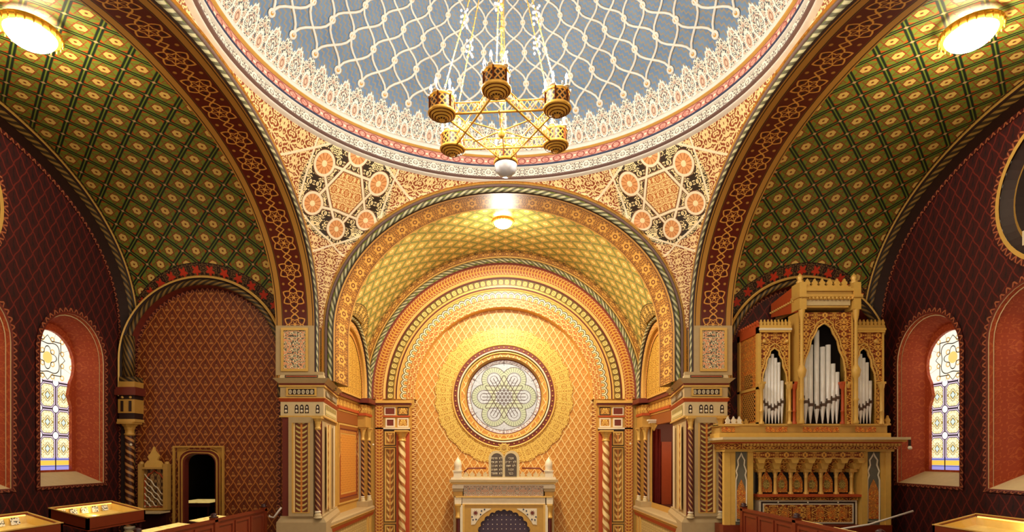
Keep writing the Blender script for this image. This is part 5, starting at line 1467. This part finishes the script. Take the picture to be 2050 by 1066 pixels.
    for p0,p1 in ((652,668),(775,780),(846,850)):
        mb=MB(); mb.box(xs,xs+.05,D,D+DP,Z(H(p1)),Z(H(p0))); mb.build('flank_rail',M['orange_red' if p0==652 else 'organ_yellow'],root)
    mb=MB(); mb.box(xs+.01,xs+.04,D+.2,D+.85,Z(H(842)),Z(H(785))); mb.build('flank_lattice',M['lattice'],root)
    mb=MB(); mb.box(xs+.01,xs+.04,D+.35,D+.75,Z(H(772)),Z(H(745))); mb.build('flank_lattice',M['lattice'],root)
    crest_parts('flank_crest',M['orange_red'],root,D,D+DP,H(652),.13,9,lambda y,h,d:(xs+d,y,Z(h)),.04)
    # slim columns between the pipe fields
    for px in (1523,1579,1588,1685,1694,1762):
        x=X(px); z0,z1=Z(H(850)),Z(H(770)); L=z1-z0; mb=MB()
        mb.lathe(x,D-.04,[(.06,z0),(.06,z0+.04),(.035,z0+.07),(.035,z0+L*.3),(.055,z0+L*.32),(.035,z0+L*.35),(.035,z0+L*.86),(.06,z0+L*.9),(.075,z1)],12); mb.box(x-.07,x+.07,D-.11,D+.04,z1,z1+.05); mb.build('small_column',M['orange_red'] if px in(1588,1685) else M['gold_line'],root)
    # pipes
    def pipes(xs_,tops,mouth,foot,r,d,lbl):
        for i,(px,tp) in enumerate(zip(xs_,tops)):
            x=X(px); y=D+d; zt,zm,zf=Z(H(tp)),Z(H(mouth[i])),Z(H(foot)); R=r*k
            mb=MB(); mb.lathe(x,y,[(R*.9,zt+.0),(R,zt),(R,zm+.06)],16); mb.lathe(x,y,[(R,zm+.06),(R*1.04,zm+.05),(R*1.04,zm-.03),(R,zm-.05),(R*.25,zf)],16)
            pp=mb.build('pipe',M['pipe_metal'],root)
            mb=MB(); mb.box(x-R*.72,x+R*.72,y-R*1.06,y-R*.8,zm-.02,zm+.05); mb.box(x-R*1.05,x-R*.8,y-R*1.1,y-R*.5,zm-.03,zm+.09); mb.box(x+R*.8,x+R*1.05,y-R*1.1,y-R*.5,zm-.03,zm+.09); mb.build('mouth',M['pipe_dark'],pp)
    pipes([1607,1616,1626,1638.5,1650.5,1661.5,1671,1679],[748,704,690,660,694,690,728,745],[800,806,812,817,812,806,801,798],848,[4.2,4.6,5.2,5.8,5.2,4.8,4.3,4.0][3]*0+4.9,.08,'')
    pipes([1530.5,1537,1543.5,1550,1556.5,1563,1569.5],[757,728,716,708,716,725,762],[806,811,816,820,816,811,806],848,3.3,.1,'')
    pipes([1708.5,1715,1721.5,1728,1734.5,1741,1747.5],[757,728,716,708,716,725,762],[806,811,816,820,816,811,806],848,3.3,.1,'')
    mb=MB(); mb.sphere((X(1792),D-.48,Z(H(898))),.045,8,6); o=mb.build('white_sensor',M['cream'],None); tag(o,'small white sensor at the right end of the organ ledge','sensor')
    mb=MB(); mb.box(X(1791),X(1793),D-.50,D-.44,Z(H(896)),Z(H(882.2))); mb.build('bracket',M['dark_brown'],o)
material('olive_carving',scroll(C(120,100,44),C(206,180,90),6.0,3,4,4),.5,0,.4)
organ()
# ---- display cases on the galleries
def case(name,x0,x1,y0,y1,hb,hf,label,group=None,docs=True):
    """sloped glass case; x0 = wall side (high), x1 = room side (low)"""
    root=empty(name,((x0+x1)/2,(y0+y1)/2,Z(GF)),label,'display case',group)
    s=1 if x1>x0 else -1; t=.045; dp=.15
    top=lambda x:hb+(hf-hb)*(x-x0)/(x1-x0)
    mb=MB()
    def wall(xa,ya,xb,yb,h):
        pass
    # tray: four walls
    for (xa,xb,ya,yb) in ((x0,x0+s*t,y0,y1),(x1-s*t,x1,y0,y1)):
        h=top(xa); mb.box(xa,xb,ya,yb,Z(h-dp-.06),Z(h))
    for (ya,yb) in ((y0,y0+t),(y1-t,y1)):
        mb.prism([(x0,top(x0)-dp-.06),(x1,top(x1)-dp-.06),(x1,top(x1)),(x0,top(x0))],lambda x,h,d:(x,d,Z(h)),ya,yb)
    mb.prism([(x0,top(x0)-dp-.08),(x1,top(x1)-dp-.08),(x1,top(x1)-dp-.04),(x0,top(x0)-dp-.04)],lambda x,h,d:(x,d,Z(h)),y0,y1)
    mb.build('case_body',M['wood'],root)
    mb=MB(); a=.02
    P=lambda x,y,dz:(x,y,Z(top(x)+dz))
    xi0,xi1=x0+s*(t+.004),x1-s*(t+.004); yi0,yi1=y0+t+.004,y1-t-.004
    mb.face([P(xi0,yi0,-dp),P(xi1,yi0,-dp),P(xi1,yi1,-dp),P(xi0,yi1,-dp)])
    for (q,w_) in (((xi0,yi0),(xi0,yi1)),((xi1,yi0),(xi1,yi1)),((xi0,yi0),(xi1,yi0)),((xi0,yi1),(xi1,yi1))):
        mb.face([P(*q,-dp),P(*w_,-dp),P(*w_,-.02),P(*q,-.02)])
    mb.build('cloth_lining',M['case_cloth'],root)
    mb=MB(); mb.box(xi0,xi0+s*.02,yi0+.05,yi1-.05,Z(top(xi0)-.028),Z(top(xi0)-.008)); mb.build('strip_light',M['case_glow'],root)
    mb=MB()
    for (xa,xb,ya,yb) in ((x0-s*.01,x0+s*.03,y0,y1),(x1-s*.03,x1+s*.01,y0,y1)): mb.box(xa,xb,ya,yb,Z(top(xa)),Z(top(xa))+.015)
    for (ya,yb) in ((y0-.01,y0+.03),(y1-.03,y1+.01)): mb.prism([(x0,top(x0)),(x1,top(x1)),(x1,top(x1)+.015),(x0,top(x0)+.015)],lambda x,h,d:(x,d,Z(h)),ya,yb)
    mb.build('brass_edge',M['gold_line'],root)
    mb=MB(); mb.face([P(x0,y0,.004),P(x1,y0,.004),P(x1,y1,.004),P(x0,y1,.004)]); mb.build('glass_top',M['clear_glass'],root)
    lg=[(x0+s*.05,y0+.05),(x1-s*.11,y0+.05),(x0+s*.05,y1-.11),(x1-s*.11,y1-.11)]
    for (lx,ly) in lg:
        mb=MB(); mb.box(lx,lx+s*.06,ly,ly+.06,Z(GF),Z(min(hb,hf)-dp-.0)); mb.build('leg',M['wood_dark'],root)
    if docs:
        n=5
        for q in range(n):
            yc=y0+(y1-y0)*(.14+.17*q); w_=.085
            mb=MB(); xx=x0+s*.16; zz=Z(top(xx)-dp+.012)
            xx=x0+s*(t+.012); zt_=Z(top(xx)); mb.face([(xx,yc-w_,zt_-.035),(xx,yc+w_,zt_-.035),(xx+s*.03,yc+w_,zt_-.145),(xx+s*.03,yc-w_,zt_-.145)]); 
            o=mb.build('document',M['printed_paper'],None); tag(o,'white printed sheet lying in the lit case, ' if False else 'white printed sheet standing inside the %s'%label.replace('lit table ',''),'document','sheets inside %s'%label)
    d=lamp('case_light',((x0+x1)/2-s*.1,(y0+y1)/2,Z(top((x0+x1)/2)-.10)),3.0,(1,.78,.36),.04)
    return root
def clear():
    mt=bpy.data.materials.new('clear_glass'); mt.use_nodes=True; nt=mt.node_tree; b=nt.nodes['Principled BSDF']; o=nt.nodes['Material Output']
    t=nt.nodes.new('ShaderNodeBsdfTransparent'); g=nt.nodes.new('ShaderNodeBsdfGlossy'); g.inputs['Roughness'].default_value=.05; x=nt.nodes.new('ShaderNodeMixShader'); x.inputs[0].default_value=.05
    nt.links.new(t.outputs[0],x.inputs[1]); nt.links.new(g.outputs[0],x.inputs[2]); nt.links.new(x.outputs[0],o.inputs[0]); M['clear_glass']=mt
clear()
material('printed_paper',lambda:(lambda u,v:mixc(below(noise(u,v,34,2),.46,.05),C(244,240,222),C(60,56,50)))(*uvmap()),.7)
case('display_case',-8.08,-7.38,10.1,11.72,-.92,-1.10,'lit table display case by the left window wall, the farther one')
case('display_case',-7.85,-7.25,7.7,9.36,-.92,-1.10,'lit table display case at the bottom left corner, nearest the viewer')
case('display_case',7.55,6.85,7.2,9.1,-.92,-1.10,'lit table display case at the bottom right corner under the windows',None,False)
# ---- gallery parapets with knobbed posts and lit slanting cases behind
def parapet(sx):
    nm='left' if sx<0 else 'right'; x=-5.76 if sx<0 else 5.45; y1=13.7 if sx<0 else 13.0; y0=4.45; ht=-1.30 if sx<0 else -1.23
    root=empty('gallery_parapet',(x,(y0+y1)/2,Z(GF)),'panelled brown wooden gallery parapet with knobbed posts on the %s side'%nm,'parapet')
    mb=MB(); mb.box(x-.03,x+.03,y0,y1,Z(GF)-.6,Z(ht)); mb.build('panelling',M['wood'],root)
    mb=MB(); mb.box(x-.06,x+.06,y0,y1,Z(ht),Z(ht)+.05); mb.build('top_rail',M['wood'],root)
    ys=[y1-.05-i*2.35 for i in range(4)]
    for i,y in enumerate(ys):
        mb=MB(); mb.box(x-.06,x+.06,y-.06,y+.06,Z(GF)-.6,Z(ht)+.09); p=mb.build('post',M['wood'],root)
        mb=MB(); mb.lathe(x,y,[(.08,Z(ht)+.09),(.09,Z(ht)+.105),(.05,Z(ht)+.12),(.065,Z(ht)+.15),(.03,Z(ht)+.175),(.001,Z(ht)+.185)],12); mb.build('knob',M['wood_dark'],p)
        if i<3:
            for q in range(3):
                a=y-.12-q*.75; b=a-.66
                mb=MB(); s_=-sx; xx=x+s_*.032
                mb.plate([[(b,GF-.5),(a,GF-.5),(a,ht-.05),(b,ht-.05)],[(b+.05,GF-.45),(a-.05,GF-.45),(a-.05,ht-.10),(b+.05,ht-.10)]],lambda yy,h,d:(xx+s_*d,yy,Z(h)),0,.02); mb.build('panel_frame',M['wood'],root)
    for i in range(3):
        a=ys[i]-.15; b=ys[i+1]+.15; word=('farthest','middle','nearest')[i]
        if i==0: a-=.9
        xa=x+sx*.09; xb=x+sx*.62
        r=empty('parapet_case',((xa+xb)/2,(a+b)/2,Z(GF)),'slanting yellow-lit case along the %s gallery parapet, the %s of three'%(nm,word),'display case','cases along the %s parapet'%nm)
        mb=MB(); mb.prism([(xa,-1.62),(xb,-1.55),(xb,-1.30),(xa,-1.36)],lambda X,h,d:(X,d,Z(h)),b,a); mb.build('case_body',M['wood_dark'],r)
        mb=MB(); mb.prism([(xa+sx*.03,-1.352),(xb-sx*.03,-1.298),(xb-sx*.03,-1.288),(xa+sx*.03,-1.342)],lambda X,h,d:(X,d,Z(h)),b+.04,a-.04); mb.build('lit_top',M['case_top'],r)
        mb=MB(); mb.box(xa+sx*.05,xa+sx*.1,b+.1,b+.16,Z(GF),Z(-1.6)); mb.build('leg',M['wood_dark'],r); mb=MB(); mb.box(xb-sx*.1,xb-sx*.05,a-.16,a-.1,Z(GF),Z(-1.5)); mb.build('leg',M['wood_dark'],r)
material('case_top',lambda:(lambda u,v:mixc(below(noise(u,v,9,2),.42,.06),C(250,214,124),C(206,170,90)))(*uvmap()),.35,0,0,.55)
parapet(-1); parapet(1)
# ---- carved screen on the left door wall
def screen():
    D=14.2; X=lambda px:(px-CX)*D/F; H=lambda py:(CY-py)*D/F
    root=empty('carved_screen',(X(308),D,Z(GF)),'small carved golden screen with a pointed crest, left of the dark doorway','screen')
    def bx(x0,x1,p0,p1,d0,d1,mat,name):
        mb=MB(); mb.box(X(x0),X(x1),D+d0,D+d1,Z(H(p1)),Z(H(p0))); return mb.build(name,M[mat],root)
    bx(277,284,930,1022,-.02,.15,'olive_wood','post'); bx(327,336,930,1022,-.02,.15,'olive_wood','post')
    for px in (280.5,331.5):
        mb=MB(); mb.sphere((X(px),D+.06,Z(H(929))),.06,10,6); mb.build('post_cap',M['olive_wood'],root)
    bx(284,327,936,940,.0,.12,'olive_wood','top_rail'); bx(284,327,1018,1023,.0,.12,'olive_wood','bottom_rail'); bx(284,327,940,1018,.10,.14,'lattice_ground','back_panel')
    P=[(288,936),(288,930),(293,924),(298,922),(294,915),(300,908),(303,902),(306,895),(308,902),(312,908),(317,914),(313,922),(319,924),(324,930),(324,936)]
    mb=MB(); mb.prism([(X(a),H(b)) for a,b in P],lambda x,h,d:(x,D+.02+d,Z(h)),0,.07); mb.build('crest',M['organ_yellow'],root)
    og=[(286,1016),(286,962),(291,955),(294,950),(300,948),(305,942),(311,948),(317,950),(320,955),(325,962),(325,1016)]
    mb=MB(); mb.tube([(X(a),D+.08,Z(H(b))) for a,b in og],.018,5,True); mb.build('ogee_frame',M['red_line'],root)
    # interlaced diagonal bars
    for k in range(6):
        mb=MB(); y0=955+k*12 if k<5 else 1000
        a=(286,950+k*13); b=(325,min(950+k*13+44,1016))
        if k>=3: b=(286+ (1016-a[1])*.9,1016)
        pts=[(X(a[0]),D+.07,Z(H(a[1])))]; n=6
        for q in range(1,n+1):
            t=q/n; pts.append((X(a[0]+(b[0]-a[0])*t),D+.07,Z(H(a[1]+(b[1]-a[1])*t+(1.5 if q%2 else -1.5)))))
        mb.tube(pts,.016,5); mb.build('diagonal_bar',M['cream'],root)
    bx(284,336,1024,1027,-.35,.1,'stone_light','shelf'); bx(281,333,1027,1090,.0,.12,'wood_dark','lower_panel')
material('lattice_ground',scroll(C(60,28,14),C(206,160,90),6.0,2,4,5),.5,0,.4)
screen()
# lit case seen through the doorway
e=empty('display_case',(-8.2,15.9,Z(GF)),'dim yellow-lit case in the dark room behind the doorway','display case')
mb=MB(); mb.box(-8.95,-7.9,15.3,16.6,Z(-1.35),Z(-1.25)); mb.build('case_body',M['wood_dark'],e)
mb=MB(); mb.box(-8.9,-7.95,15.35,16.55,Z(-1.25),Z(-1.235)); mb.build('lit_top',M['case_top'],e)
for lx,ly in ((-8.9,15.35),(-8.0,15.35),(-8.9,16.5),(-8.0,16.5)):
    mb=MB(); mb.box(lx,lx+.05,ly,ly+.05,Z(GF),Z(-1.35)); mb.build('leg',M['wood_dark'],e)
# cables and sensors
def wire(name,pts,r,label,mat='cable_white',cat='cable'):
    mb=MB(); mb.tube(pts,r,8); o=mb.build(name,M[mat]); tag(o,label,cat)
wire('white_tube',[(-5.66,13.74,Z(-1.42)),at(539,1035,13.7),at(548,1037,13.7),at(563,1017,13.7)],.022,'short bent white tube beside the left pier base','cable_white','tube')
wire('white_pole',[at(1660,1064,11.5),at(1740,1051,11.5),at(1828,1024,11.5)],.02,'long thin white pole slanting in front of the organ foot','cable_white','pole')
for px,py,D_,lb in ((747,891,19.35,'tiny white sensor on the slim columns left of the altar'),(1262,889,19.35,'tiny white sensor on the slim columns right of the altar'),(262,891,14.1,'tiny white sensor on the dark corner column of the left wall')):
    mb=MB(); mb.sphere(at(px,py,D_),.035,8,6); o=mb.build('white_sensor',M['cream']); tag(o,lb,'sensor','small white sensors')
